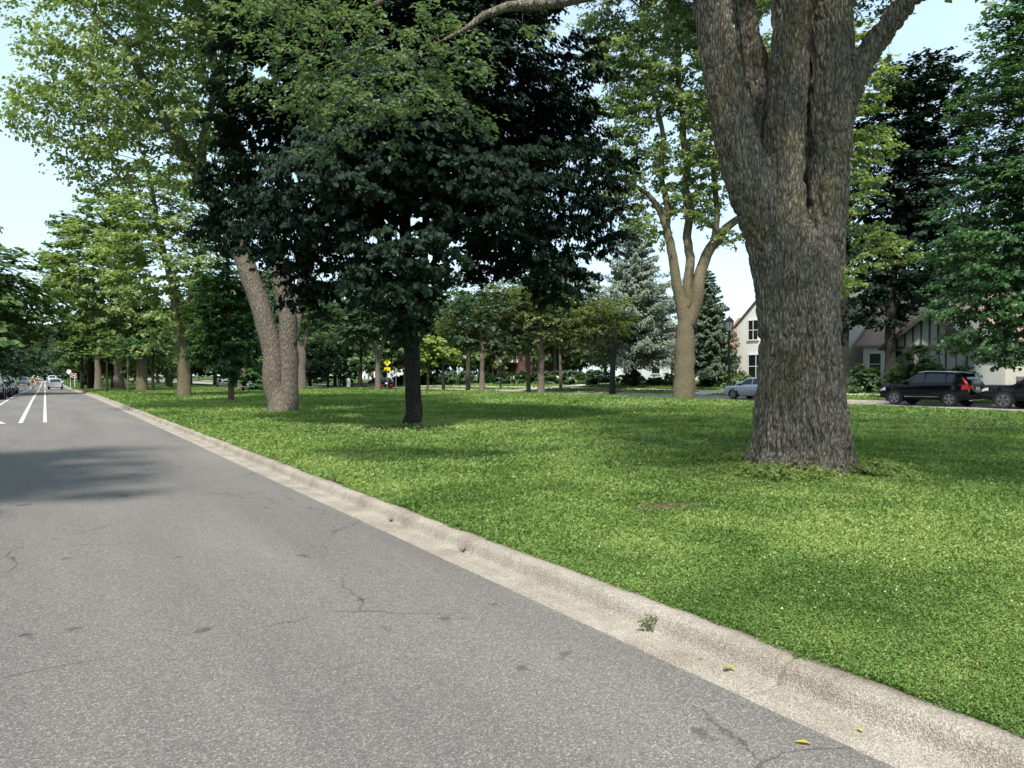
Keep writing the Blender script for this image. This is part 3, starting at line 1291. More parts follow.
# ------------------------------------------------------------------ the dark maple
dB = stand(413, 425)
fB = foot(413, dB)
rB = [w / 2 / F * dB for w in (17, 16, 17)]
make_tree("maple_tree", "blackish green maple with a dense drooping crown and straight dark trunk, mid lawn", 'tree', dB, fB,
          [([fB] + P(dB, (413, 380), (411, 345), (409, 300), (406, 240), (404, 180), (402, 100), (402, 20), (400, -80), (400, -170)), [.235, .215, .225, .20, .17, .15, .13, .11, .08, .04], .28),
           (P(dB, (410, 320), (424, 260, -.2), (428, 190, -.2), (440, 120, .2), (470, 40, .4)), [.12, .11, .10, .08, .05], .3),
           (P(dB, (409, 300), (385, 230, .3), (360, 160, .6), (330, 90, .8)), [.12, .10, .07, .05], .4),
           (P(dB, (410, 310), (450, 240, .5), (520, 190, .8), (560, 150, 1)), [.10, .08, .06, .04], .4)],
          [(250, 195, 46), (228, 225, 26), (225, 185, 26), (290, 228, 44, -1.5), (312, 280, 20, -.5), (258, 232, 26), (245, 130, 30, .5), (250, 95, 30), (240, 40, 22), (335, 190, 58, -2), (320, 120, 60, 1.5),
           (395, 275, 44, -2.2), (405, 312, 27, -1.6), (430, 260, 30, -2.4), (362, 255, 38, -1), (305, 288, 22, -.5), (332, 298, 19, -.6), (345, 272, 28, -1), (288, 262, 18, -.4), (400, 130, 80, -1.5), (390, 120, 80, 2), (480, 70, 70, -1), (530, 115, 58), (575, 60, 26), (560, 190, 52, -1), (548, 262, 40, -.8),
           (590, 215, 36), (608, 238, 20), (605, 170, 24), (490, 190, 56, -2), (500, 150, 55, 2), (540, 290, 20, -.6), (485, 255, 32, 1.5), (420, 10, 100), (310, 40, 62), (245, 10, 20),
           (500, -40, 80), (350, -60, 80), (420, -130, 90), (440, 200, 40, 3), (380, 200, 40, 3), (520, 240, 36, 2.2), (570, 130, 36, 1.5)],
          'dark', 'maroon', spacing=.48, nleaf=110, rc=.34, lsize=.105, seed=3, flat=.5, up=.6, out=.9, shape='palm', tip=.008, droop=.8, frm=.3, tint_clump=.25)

# ------------------------------------------------------------------ other trees on the median
def T(name, label, px, py, trunk, widths, lobes, bark, leaf, extra=(), d=None, frm=.4, group=None, cat='tree', **kw):
    d = d or stand(px, py)
    pts, rr = trunk_path(px, py, d, trunk, widths)
    paths = [(pts, rr, frm)] + [(P(d, *e[0]), [w / 2 / F * d for w in e[1]], e[2]) for e in extra]
    kw.setdefault('lsize', max(.10, d * .0050))
    kw['nleaf'] = int(kw.get('nleaf', 60) * (1.65 if leaf == 'light' else 1.4))
    return make_tree(name, label, cat, d, pts[0], paths, lobes, bark, leaf, group=group, **kw)


# twin-stemmed giant behind the maple
T("shade_tree", "large grey twin-stemmed tree leaning apart low down, pale leafy crown over the road", 282, 410,
  [(275, 388), (273, 355), (266, 325), (256, 290), (244, 258), (232, 232), (207, 188), (186, 152), (152, 95), (125, 40)], [23, 22, 20, 19, 19, 18.5, 17, 15, 13, 9, 5],
  [(50, 112, 34), (25, 122, 14), (95, 75, 44), (110, 120, 44), (150, 90, 46), (80, 145, 30), (120, 165, 28), (175, 60, 44), (205, 25, 46), (140, 20, 40), (70, 62, 24),
   (40, 18, 16), (100, 20, 24), (165, 135, 34), (200, 110, 34), (222, 70, 30), (60, 92, 26), (25, 60, 8), (185, 165, 26), (215, 145, 26),
   (90, 175, 18), (150, -50, 60), (220, -40, 60), (60, -30, 40), (300, -50, 80), (260, -130, 90), (160, -140, 80), (330, -150, 80)],
  'grey', 'light', d=26.5, frm=.5,
  extra=[([(290, 411), (289, 385), (288, 345), (287, 312), (284, 290), (274, 250), (262, 215), (240, 150), (222, 90), (205, 20), (190, -60)], [20, 17.5, 17, 17, 17, 15, 13, 11, 9, 7, 5], .5),
         ([(291, 345), (299, 300, .8), (315, 240, 1.5), (325, 150, 2), (330, 50, 2.4), (320, -70, 2.5)], [13, 12, 11, 10, 8, 5], .5),
         ([(200, 178), (205, 140), (216, 95), (228, 40)], [10, 9, 7, 4], .3)],
  spacing=.86, nleaf=50, rc=.66, lsize=.15, seed=5, tip=.011, layers=(-.8, .7), width=.36)

# thin dark-green young tree beside it
T("young_tree", "slim young tree with a dense dark green crown between two thick trunks", 231, 402, [(231, 380), (230, 350), (229, 300), (228, 250), (228, 215)], [6, 5, 4.5, 3.5, 2.5, 1.5],
  [(228, 330, 30), (215, 350, 20), (245, 345, 22), (225, 290, 28), (240, 300, 22), (228, 245, 20), (210, 315, 20), (230, 365, 16), (250, 322, 16), (205, 345, 14)], 'thin', 'fresh', spacing=.6, nleaf=60, rc=.5, seed=8, frm=.3)
# thick pale trunk by the road
T("shade_tree", "thick pale trunk bending left high up, yellowish crown, nearest the kerb of the far row", 184, 397, [(184, 365), (181, 335), (177, 312), (173, 285), (165, 255), (158, 220), (150, 170)], [13, 11.5, 10.5, 9, 7, 6, 5, 3],
  [(185, 245, 32), (200, 275, 30), (165, 225, 34), (140, 240, 30), (205, 215, 30), (180, 190, 30), (150, 285, 28), (195, 310, 24), (130, 205, 24), (215, 245, 22), (165, 320, 20), (120, 265, 24), (150, 190, 26), (205, 340, 16), (160, 345, 14)],
  'pale', 'light', extra=[([(182, 330), (190, 300), (200, 260), (205, 220)], [6, 5, 4, 2], .4)], spacing=.95, nleaf=46, rc=.75, seed=9, tip=.013)
T("young_tree", "thin straight sapling with a mid green crown beside the pale broken trunk", 153, 391, [(153, 370), (153, 350), (152, 320)], [3, 2.6, 2.2, 1.4],
  [(150, 335, 16), (160, 345, 12), (142, 345, 12), (152, 318, 14)], 'dark', 'mid', spacing=.7, nleaf=46, rc=.6, seed=10)
T("shade_tree", "broad trunk with a pale torn-off limb scar, spreading light crown", 142, 391, [(142, 372), (142, 360), (138, 340), (130, 300), (122, 260), (112, 220)], [10.5, 10, 9, 7, 6, 5, 3],
  [(110, 250, 34), (90, 280, 32), (125, 300, 30), (85, 235, 24), (110, 215, 26), (140, 315, 20), (75, 262, 18), (128, 225, 20), (100, 320, 26), (130, 340, 16)],
  'pale', 'light', extra=[([(142, 358), (137, 348), (134, 337)], [8, 7, 6], .9)], spacing=1.15, nleaf=44, rc=.9, seed=12, tip=.016)
T("shade_tree", "stout brown trunk beside two thin saplings, olive green crown, far along the grass", 119, 389, [(118, 375), (117, 350), (114, 310), (110, 270)], [10, 8.5, 7, 6, 3],
  [(90, 315, 26), (70, 295, 22), (105, 335, 22), (80, 335, 20), (62, 262, 20), (70, 230, 18), (55, 320, 18), (120, 330, 18)], 'grey', 'mid', spacing=1.3, nleaf=42, rc=1.0, seed=13, tip=.02)
T("young_tree", "very thin dark sapling close left of the stout brown trunk", 107, 389, [(107, 375), (107, 360), (107, 345)], [2.2, 2, 1.6, 1], [(107, 350, 10), (102, 342, 9), (112, 342, 9)], 'dark', 'mid', spacing=.9, nleaf=36, rc=.7, seed=14, d=62)
T("young_tree", "thin brown sapling right of the stout brown trunk, thin crown", 128, 390, [(128, 375), (128, 360), (128, 345)], [2.4, 2, 1.6, 1], [(128, 352, 10), (124, 345, 9), (133, 344, 8)], 'thin', 'fresh', spacing=.9, nleaf=36, rc=.7, seed=15, d=58)
T("shade_tree", "dark trunk of the paired trees far along the grass strip", 91, 386.5, [(91, 372), (90, 350), (88, 320)], [7, 6, 4, 2], [(85, 345, 14), (95, 340, 14), (78, 330, 14), (90, 322, 14)], 'dark', 'dark', spacing=1.4, nleaf=40, rc=1.1, seed=16, d=92)
T("shade_tree", "greyish stub-like trunk of the paired trees far along the grass strip", 98, 387.5, [(98, 374), (98, 355), (100, 325)], [7, 6, 4, 2], [(104, 348, 12), (96, 330, 12), (110, 335, 12)], 'grey', 'mid', spacing=1.4, nleaf=40, rc=1.1, seed=17, d=86)
T("young_tree", "slender dark stem standing next to the red and white signs", 82, 387, [(82, 370), (82, 355)], [3.2, 2.6, 1.5], [(82, 350, 10), (76, 345, 9), (88, 343, 9)], 'dark', 'mid', spacing=1.1, nleaf=40, rc=.9, seed=18, d=88)

# towards the far street, left to right
T("shade_tree", "grey trunk with a leafy bush growing from its right foot", 242, 390, [(242, 375), (243, 350), (245, 310)], [9, 8, 6, 3], [(245, 330, 20), (262, 340, 14), (256, 320, 18), (235, 345, 12), (240, 300, 20)], 'grey', 'fresh', spacing=1.0, nleaf=50, rc=.85, seed=19, d=62)
T("shade_tree", "pale grey trunk forking into a wide Y just right of the twin-stemmed tree", 302, 388, [(302, 365), (302, 352), (296, 335), (290, 310)], [9, 7, 8, 5, 3], [(300, 310, 18), (312, 325, 15), (296, 290, 20), (318, 300, 18)], 'grey', 'mid',
  extra=[([(302, 354), (307, 335), (310, 315)], [5, 4, 3], .3)], spacing=1.1, nleaf=50, rc=.9, seed=20, d=66)
T("maple_tree", "grey forked trunk with a dark crown in front of the dark parked hatchback", 378, 389, [(378, 370), (378, 360), (373, 342), (370, 320)], [6, 5.4, 5, 3, 2], [(368, 325, 20), (384, 322, 18), (356, 318, 20), (376, 300, 22), (395, 312, 18), (352, 335, 12)], 'grey', 'dark',
  extra=[([(378, 360), (384, 340), (386, 320)], [4, 3, 2], .3)], spacing=.95, nleaf=56, rc=.8, seed=21, d=60)
T("shade_tree", "low olive green tree with a flat wide crown at the far lawn edge", 541, 393, [(541, 375), (541, 350), (540, 320), (540, 290)], [7.5, 7, 6, 4, 2],
  [(500, 322, 26), (470, 335, 20), (525, 318, 30), (560, 322, 28), (590, 318, 26), (612, 325, 16), (540, 295, 26), (575, 340, 18), (505, 300, 22), (450, 328, 16), (595, 345, 12), (520, 345, 14), (580, 295, 22)],
  'grey', 'olive', extra=[([(541, 352), (530, 335, -.5), (510, 322, -1)], [4, 3, 2], .3), ([(541, 350), (560, 335, .5), (585, 322, 1)], [4, 3, 2], .3)], spacing=.85, nleaf=56, rc=.7, seed=22, lsize=.2)
T("young_tree", "small young tree with a bright yellow green crown beside the dark maple trunk", 428, 388.5, [(428, 375), (428, 362), (430, 350)], [2.6, 2.2, 1.8, 1], [(437, 352, 14), (425, 362, 10), (448, 358, 10), (432, 345, 10)], 'pale', 'yellow', spacing=.6, nleaf=60, rc=.5, seed=23, d=52)
# the pale fork
T("shade_tree", "pale tan trunk forking into wide limbs, sparse yellowish crown against the sky", 684, 396,
  [(684, 375), (685, 345), (684, 318), (676, 280), (671, 250), (664, 222), (652, 200), (632, 185), (605, 175)], [22, 20, 19.5, 14, 10, 9, 7.5, 5.5, 4, 2.5],
  [(615, 60, 26), (650, 35, 26), (636, 105, 26), (672, 95, 24), (700, 150, 22), (620, 160, 18), (715, 60, 26), (605, 25, 20), (690, 25, 26), (660, 150, 18), (640, 200, 12), (725, 130, 18), (705, 195, 14),
   (735, 190, 12), (768, 188, 15), (788, 160, 20), (760, 150, 18), (785, 110, 24), (655, 232, 12), (702, 212, 15), (728, 238, 11), (640, 222, 12), (676, 203, 15), (692, 178, 18), (668, 178, 16), (612, 195, 16), (630, 178, 14), (625, 130, 20), (700, 110, 24), (728, 160, 16), (745, 60, 20), (600, 70, 18), (600, 110, 14), (655, 70, 22), (735, 95, 18), (680, -40, 50), (620, -40, 40), (740, -20, 45), (720, -100, 50), (650, -110, 50)],
  'pale', 'light', d=40, frm=.45,
  extra=[([(688, 305), (689, 270), (688, 225), (686, 180), (682, 120), (676, 60), (670, 0), (668, -80)], [11, 9.5, 8.5, 7.5, 6, 5, 4, 3], .35),
         ([(690, 322), (697, 295), (706, 262), (716, 240), (730, 224), (748, 212), (765, 200)], [14, 12.5, 11, 10, 8, 6, 4], .5),
         ([(666, 228), (666, 195), (662, 150), (650, 90), (640, 30), (636, -50)], [7, 6, 5, 4, 3, 2], .3),
         ([(712, 248), (716, 200), (716, 140), (722, 70), (728, 0), (735, -60)], [7, 6, 5, 4, 3, 2], .4)],
  spacing=.80, nleaf=70, rc=.62, seed=24, tip=.014, lsize=.17, width=.36, crook=.16, layers=(-.6, .6))
# light tree hidden by the great trunk
T("shade_tree", "light yellowish foliage showing just right of the great furrowed trunk", 792, 400, [(792, 370), (795, 300), (800, 200), (805, 100), (805, 0)], [16, 15, 13, 11, 8, 4],
  [(868, 232, 18), (884, 246, 16), (858, 262, 15), (895, 258, 10), (862, 180, 16), (868, 140, 20), (860, 100, 22), (872, 70, 18), (850, 45, 22), (850, 150, 20), (840, 210, 20), (835, 280, 20), (800, 60, 40), (790, 130, 36), (740, 150, 14), (820, -20, 40)],
  'pale', 'light', d=33, spacing=.62, nleaf=46, rc=.5, seed=25, lsize=.16, tip=.012)
#@@PART4
# ------------------------------------------------------------------ across the street: trees
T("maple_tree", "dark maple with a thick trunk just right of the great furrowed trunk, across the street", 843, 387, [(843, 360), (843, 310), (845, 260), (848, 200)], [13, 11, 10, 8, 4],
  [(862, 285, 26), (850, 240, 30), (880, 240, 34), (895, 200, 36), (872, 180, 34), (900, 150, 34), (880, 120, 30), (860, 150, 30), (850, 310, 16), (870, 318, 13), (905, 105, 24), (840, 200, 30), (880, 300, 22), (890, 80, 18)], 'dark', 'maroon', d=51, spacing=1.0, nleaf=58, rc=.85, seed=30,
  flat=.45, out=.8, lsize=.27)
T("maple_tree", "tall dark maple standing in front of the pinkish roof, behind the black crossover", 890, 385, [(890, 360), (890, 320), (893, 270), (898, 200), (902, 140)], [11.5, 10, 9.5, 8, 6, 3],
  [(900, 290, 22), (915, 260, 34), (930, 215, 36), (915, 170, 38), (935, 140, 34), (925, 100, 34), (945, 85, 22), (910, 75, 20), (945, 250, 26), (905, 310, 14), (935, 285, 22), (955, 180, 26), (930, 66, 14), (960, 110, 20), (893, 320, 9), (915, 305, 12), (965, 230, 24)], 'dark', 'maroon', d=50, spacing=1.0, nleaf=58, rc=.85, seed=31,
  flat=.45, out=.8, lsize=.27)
dU = 35.0
fU = foot(1064, dU)
make_tree("linden_tree", "bright green leafy tree hanging over the parked cars at the edge of the photo", 'tree', dU, fU,
          [([fU] + P(dU, (1064, 340), (1063, 280), (1060, 200), (1056, 100), (1050, 0), (1048, -60)), [.33, .30, .27, .24, .18, .10, .05], .22)],
          [(1000, 95, 34), (975, 120, 20), (1010, 45, 30), (995, 20, 14), (965, 150, 12), (985, 180, 34), (955, 215, 18), (1010, 150, 40), (1015, 220, 44), (975, 255, 34), (945, 250, 16), (1000, 290, 36), (960, 305, 24), (1020, 330, 30),
           (990, 335, 20), (975, 345, 13), (965, 325, 18), (945, 312, 14), (985, 305, 22), (1012, 305, 24), (1000, 320, 20), (975, 290, 20), (985, 355, 12), (950, 340, 10), (1010, 356, 14), (1050, 80, 60), (1060, 180, 70), (1060, 270, 60), (1110, 150, 60), (1110, 250, 60), (1080, 330, 40), (1040, 10, 40), (940, 285, 10), (958, 330, 9), (1060, -20, 40)],
          'thin', 'fresh', spacing=.70, nleaf=84, rc=.58, lsize=.17, seed=33, frm=.2, flat=.4, droop=.6, out=.6)
T("shade_tree", "reddish brown trunk rising before the white porch columns", 528.5, 384.5, [(528.5, 370), (528, 350), (527, 320)], [4.5, 4, 3.4, 2], [(528, 335, 16), (540, 328, 14), (516, 325, 14), (530, 310, 16)], 'grey', 'dark', spacing=1.2, nleaf=44, rc=1.0, seed=34, d=66)
T("shade_tree", "grey trunk left of the lantern post by the brick house", 482, 386, [(482, 370), (482, 350), (480, 320)], [6, 5, 4.4, 2], [(470, 335, 18), (485, 325, 20), (498, 335, 14), (478, 305, 20), (462, 318, 16)], 'grey', 'dark', spacing=1.2, nleaf=50, rc=1.0, seed=35, d=62)
T("shade_tree", "dark trunk in the deep shade between the hedge and the small yellow green tree", 443.5, 386.5, [(443, 370), (443, 350), (441, 320)], [3.6, 3.4, 3, 2], [(440, 325, 20), (455, 312, 20), (430, 310, 18), (460, 340, 12)], 'dark', 'dark', spacing=1.2, nleaf=46, rc=1.0, seed=36, d=68)
T("shade_tree", "stumpy brown trunk in front of the clipped hedge end", 468, 385, [(468, 372), (468, 355), (466, 330)], [5, 4.4, 3.6, 2], [(462, 300, 18), (474, 318, 14), (452, 290, 16), (470, 285, 18)], 'grey', 'dark', spacing=1.3, nleaf=46, rc=1.0, seed=37, d=72)
T("shade_tree", "thin trunk before white blossoming shrubs left of the blue spruce", 560.7, 384, [(560.7, 370), (560, 350), (560, 320)], [3.4, 3, 2.6, 1.6], [(560, 330, 14), (570, 318, 14), (552, 315, 12)], 'grey', 'olive', spacing=1.2, nleaf=40, rc=1.0, seed=38, d=70)
T("shade_tree", "dark leaning trunk at the foot of the blue spruce, beside white hydrangeas", 612.5, 384.5, [(613, 365), (615, 345), (617, 320)], [6, 5, 4, 2.2], [(615, 325, 16), (605, 312, 14), (622, 308, 12), (600, 335, 10)], 'dark', 'olive', spacing=1.1, nleaf=42, rc=.9, seed=39, d=60)
T("shade_tree", "dark trunk in front of the white columned house beyond the Y-forked tree", 361, 387, [(361, 372), (361, 355), (360, 330)], [3.4, 3, 2.6, 1.6], [(358, 345, 12), (345, 338, 14), (365, 332, 12), (335, 348, 10)], 'dark', 'dark', spacing=1.2, nleaf=46, rc=1.0, seed=40, d=74)
T("young_tree", "small dark trunk with a low dark crown left of the white columned house", 328, 387.5, [(328, 375), (330, 362), (331, 345)], [2.6, 2.2, 2, 1.2], [(330, 352, 13), (320, 347, 12), (318, 362, 9), (338, 340, 10)], 'dark', 'dark', spacing=1.0, nleaf=46, rc=.9, seed=41, d=72)


# conifers: whorls of drooping boughs
def spruce(name, label, px, py, d, apex, halfw, leaf, seed, group=None, low=.06):
    rng = np.random.default_rng(seed)
    b = foot(px, d)
    top = spot(px, apex, d)
    Ht = top.z - b.z
    Rm = halfw / F * d
    mb = MB()
    mb.tube([b - Vector((0, 0, .1)), b + Vector((0, 0, Ht * .5)), b + Vector((0, 0, Ht))], [.22 * Ht / 12, .13 * Ht / 12, .015], 8)
    C, A, Nn, S, TT = [], [], [], [], []
    z = low
    while z < .99:
        R = Rm * (1 - z) ** .72 * rng.uniform(.75, 1.12)
        nb = int(6 + 7 * (1 - z))
        off = rng.uniform(0, 6.28)
        for k in range(nb):
            a = off + 2 * math.pi * k / nb + rng.normal(0, .14)
            L = R * rng.uniform(.5, 1.18)
            droop = rng.uniform(.16, .32) * (1 - z * .7)
            p0 = b + Vector((0, 0, z * Ht))
            dv = Vector((math.cos(a), math.sin(a), 0))
            path = [p0 + dv * L * t + Vector((0, 0, L * (-droop * 1.6 * t + (.9 * droop + .12) * t * t))) for t in (0, .35, .7, 1)]
            mb.tube(path, [.035 * L / 3 + .008, .02 * L / 3, .01, .004], 4, cap=False)
            m = int(24 + 56 * L)
            t = rng.uniform(.12, 1.02, m) ** .8
            sw = rng.normal(0, 1, m) * .30 * (L * (1.15 - t) * .55 + .12)
            side = Vector((-dv.y, dv.x, 0))
            px_ = np.array(p0)[None] + np.array(dv)[None] * (L * t)[:, None] + np.array(side)[None] * sw[:, None]
            px_[:, 2] += L * (-droop * 1.6 * t + (.9 * droop + .12) * t * t) - np.abs(sw) * .3 - rng.uniform(0, .28, m) * (L * .35 + .1)
            C.append(px_)
            ax = np.array(dv)[None] * .7 + np.array(side)[None] * np.sign(sw)[:, None] * .7 + np.array([0, 0, -.55])
            A.append(ax + rng.normal(0, .2, (m, 3)))
            Nn.append(np.array([0, 0, .7])[None] + np.array(dv)[None] * .5 + rng.normal(0, .4, (m, 3)))
            S.append(rng.uniform(.16, .32, m) * (d / 62))
            TT.append(np.clip(rng.uniform(0, .4) + rng.uniform(0, .6, m), 0, 1))
        z += .020 + .009 * rng.uniform()
    V, Fc = leaf_quads(np.concatenate(C), np.concatenate(Nn), np.concatenate(A), np.concatenate(S), width=.24, fold=.04)
    t = thing(name, label, 'tree', b, 0, group)
    tr = mb.build("trunk", BARK['dark'], t, smooth=True)
    tr.data.transform(Matrix.Translation(-b))
    link(bpy.data.objects.new("crown", arr_mesh("crown", V - np.array(b), Fc, LEAF[leaf], tint=np.concatenate(TT))), t)
    return t


spruce("spruce_tree", "tall pale blue spruce with layered boughs left of the pale forked trunk", 634, 384, 68, 208, 72, 'spruce', 50, low=.19)
spruce("spruce_tree", "dark green spruce with a brown trunk, beside the cream gabled house", 708, 383, 62, 268, 42, 'needle', 51, low=.16)

# ------------------------------------------------------------------ far woods: individual trees from a few models
def model_tree(name, seed, Ht, lobes, bark, leaf, lsize, nleaf=64, spacing=1.35, rc=1.15, tr=.26):
    rng = np.random.default_rng(seed)
    sk = Skel()
    sk.path([(0, 0, -.2), (0, 0, .5), (.1, 0, Ht * .3), (.0, .2, Ht * .6), (.1, .1, Ht * .9)], [tr * 1.5, tr * 1.1, tr * .9, tr * .5, .03], None, .3, rng=rng)
    lb = [(Vector(c), r) for c, r in lobes]
    Tg = lobe_targets(lb, rng, spacing)
    sk.grow(Tg, rng, step=1.0, tip=.02)
    mb = MB()
    sk.mesh(mb, skip=.02, sides=(8, 5, 4))
    V, Fc, tint = clump_leaves(Tg, rng, nleaf, rc, lsize, origin=(0, 0, Ht * .5), out=.7)
    return mb, V, Fc, tint, bark, leaf


def crown_balls(rng, Ht, R, n=16, low=.22):
    out = [((0, 0, Ht * .6), R * .7)]
    for _ in range(n):
        a = rng.uniform(0, 6.28)
        z = rng.uniform(low, .9)
        w = R * math.sin(math.pi * min(1, (z - low * .6) / (1.05 - low * .6)) ** .8) * rng.uniform(.45, .85)
        out.append(((math.cos(a) * w, math.sin(a) * w, z * Ht), R * rng.uniform(.28, .46)))
    return out


MODELS = []
for k, (Ht, R, leaf, bark, ls) in enumerate([(13, 5.2, 'mid', 'grey', .42), (14, 5.6, 'dark', 'dark', .45), (11, 4.6, 'light', 'pale', .40), (16, 6, 'shrub', 'grey', .45), (12.5, 5, 'light', 'grey', .42), (13.5, 5, 'olive', 'grey', .42)]):
    rr = np.random.default_rng(100 + k)
    MODELS.append(model_tree("m%d" % k, 100 + k, Ht, crown_balls(rr, Ht, R), bark, leaf, ls))
PROTO = {}


def far_tree(k, x, y, s, rot, label, group, name="shade_tree"):
    if k not in PROTO:
        mb, V, Fc, tint, bark, leaf = MODELS[k]
        t = thing(name, label, 'tree', (x, y, ZF(x, y)), rot, group)
        mb.build("trunk", BARK[bark], t, smooth=True)
        link(bpy.data.objects.new("crown", arr_mesh("crown", V, Fc, LEAF[leaf], tint=tint)), t)
        t.scale = (s, s, s) if not hasattr(s, '__len__') else s
        PROTO[k] = t
        return t
    t = dup(PROTO[k], (x, y, ZF(x, y)), rot, s, label, group)
    t.name = name
    return t


LB1 = "green tree standing in the unbroken row behind the houses across the street"
G1 = "trees behind the houses across the street"
rg = np.random.default_rng(77)
for i, (px, d, k, s) in enumerate([(255, 118, 0, 1.15), (285, 104, 1, 1.0), (310, 116, 5, 1.1), (335, 110, 1, .95), (360, 106, 0, 1.0), (385, 114, 5, 1.15), (405, 104, 0, .95), (430, 116, 2, 1.1), (455, 106, 4, 1.05), (480, 118, 0, 1.2),
                                   (505, 106, 5, 1.0), (530, 112, 4, 1.1), (555, 104, 0, 1.0), (580, 110, 5, .95), (605, 104, 0, 1.0), (640, 100, 5, 1.0), (700, 98, 5, .72), (860, 84, 0, .9), (895, 92, 1, 1.0), (960, 74, 3, .95), (1000, 70, 1, 1.0),
                                   (1050, 66, 0, 1.0), (235, 128, 1, 1.1), (215, 140, 3, 1.2), (270, 132, 3, 1.3), (345, 124, 0, 1.3), (420, 126, 3, 1.2), (545, 120, 3, 1.25)]):
    p = spot(px, 375, d)
    far_tree(k, p.x, p.y, s, float(rg.uniform(0, 6.28)), LB1, G1)
LB2 = "distant tree on the grass strip, far past the red and white signs"
G2 = "trees far down the grass strip"
for (x, y, k, s) in [(9, 92, 2, .85), (20, 96, 4, .95), (14, 105, 0, .9), (8, 116, 5, .85), (24, 112, 1, .95), (16, 124, 2, 1.0), (7, 135, 0, .9), (22, 140, 3, .95), (12, 150, 4, 1.0), (6.5, 160, 1, .9), (20, 168, 0, 1.1), (10, 182, 2, 1.0), (7, 205, 3, 1.0),
                     (15, 215, 0, 1.2), (6, 240, 1, 1.0), (22, 235, 2, 1.2)]:
    far_tree(k, x, y, s, float(rg.uniform(0, 6.28)), LB2, G2)
LB3 = "big tree in the row along the parked cars on the opposite kerb"
G3 = "trees along the opposite kerb"
for (x, y, k, s) in [(-11.5, 28, 1, .9), (-12, 44, 3, .9), (-6.6, 72, 0, (1.3, 1.3, 1.02)), (-9.5, 82, 1, 1.2), (-9, 98, 5, 1.15), (-8.5, 112, 1, 1.0), (-8.5, 128, 3, .95), (-8, 145, 0, .9), (-8, 165, 1, .95), (-7.5, 190, 3, 1.0), (-7, 215, 0, 1.0)]:
    far_tree(k, x, y, s, float(rg.uniform(0, 6.28)), LB3, G3)
LB4 = "very distant tree closing off the end of the road"
G4 = "trees at the end of the road"
for (x, y, k, s) in [(-3, 330, 3, 1.3), (3, 322, 1, 1.2), (9, 330, 0, 1.3), (-10, 325, 0, 1.3), (16, 300, 3, 1.3), (26, 310, 1, 1.4), (0, 345, 1, 1.5), (-6, 300, 1, 1.0), (34, 290, 0, 1.3), (40, 260, 3, 1.3), (46, 230, 0, 1.3), (44, 200, 1, 1.2),
                     (46, 180, 3, 1.1), (50, 160, 0, 1.1)]:
    far_tree(k, x, y, s, float(rg.uniform(0, 6.28)), LB4, G4)
# tree beside the camera, out of the frame, whose shade lies on the road
far_tree(3, -7.4, 8.2, (1.0, .72, .92), 0.0, "tree on the near verge shading the road", "trees along the near verge")
#@@PART5
# ------------------------------------------------------------------ houses
M_CREAM = plain("stucco_cream", (.74, .72, .66), .9, var=.06, scale=3, bump=.2)
M_WHITE = plain("siding_white", (.74, .74, .72), .7, var=.04, scale=3)
M_TRIM = plain("trim_white", (.78, .78, .76), .6, var=.03)
M_GLASS = plain("window_glass", (.012, .016, .02), .06, spec=.9, var=.3, scale=1.5)
M_TIMBER = plain("timber_dark", (.05, .04, .035), .8, var=.15)
M_STONE = plain("stone_grey", (.20, .20, .19), .9, var=.25, scale=4, bump=.6)
M_BRICK = plain("brick_red", (.16, .085, .065), .9, var=.22, scale=12, bump=.4)
M_ROOFP = plain("roof_pink_tile", (.30, .20, .17), .9, var=.18, scale=14, bump=.7)
M_ROOFR = plain("roof_red_tile", (.30, .16, .125), .9, var=.18, scale=14, bump=.7)
M_ROOFG = plain("roof_grey_shingle", (.10, .095, .09), .95, var=.2, scale=16, bump=.6)
M_DOORW = plain("door_brown", (.10, .05, .03), .6, var=.1)


def window(parent, x, y, z, w, h, axis=-1, frame=None, bars=(1, 1)):
    """window in a wall that faces -x, standing proud of it"""
    frame = frame or M_TRIM
    mb = MB()
    t = .09
    mb.box(x - .06, x + .02, y - w / 2 - t, y + w / 2 + t, z + h, z + h + t * 1.4)
    mb.box(x - .09, x + .02, y - w / 2 - t * 1.5, y + w / 2 + t * 1.5, z - t, z)
    mb.box(x - .06, x + .02, y - w / 2 - t, y - w / 2, z, z + h)
    mb.box(x - .06, x + .02, y + w / 2, y + w / 2 + t, z, z + h)
    for k in range(bars[0]):
        yy = y - w / 2 + w * (k + 1) / (bars[0] + 1)
        mb.box(x - .04, x + .02, yy - .025, yy + .025, z, z + h)
    for k in range(bars[1]):
        zz = z + h * (k + 1) / (bars[1] + 1)
        mb.box(x - .045, x + .02, y - w / 2, y + w / 2, zz - .025, zz + .025)
    f = mb.build("window", frame, parent)
    MB().box(x - .02, x + .025, y - w / 2, y + w / 2, z, z + h).build("pane", M_GLASS, f)
    return f


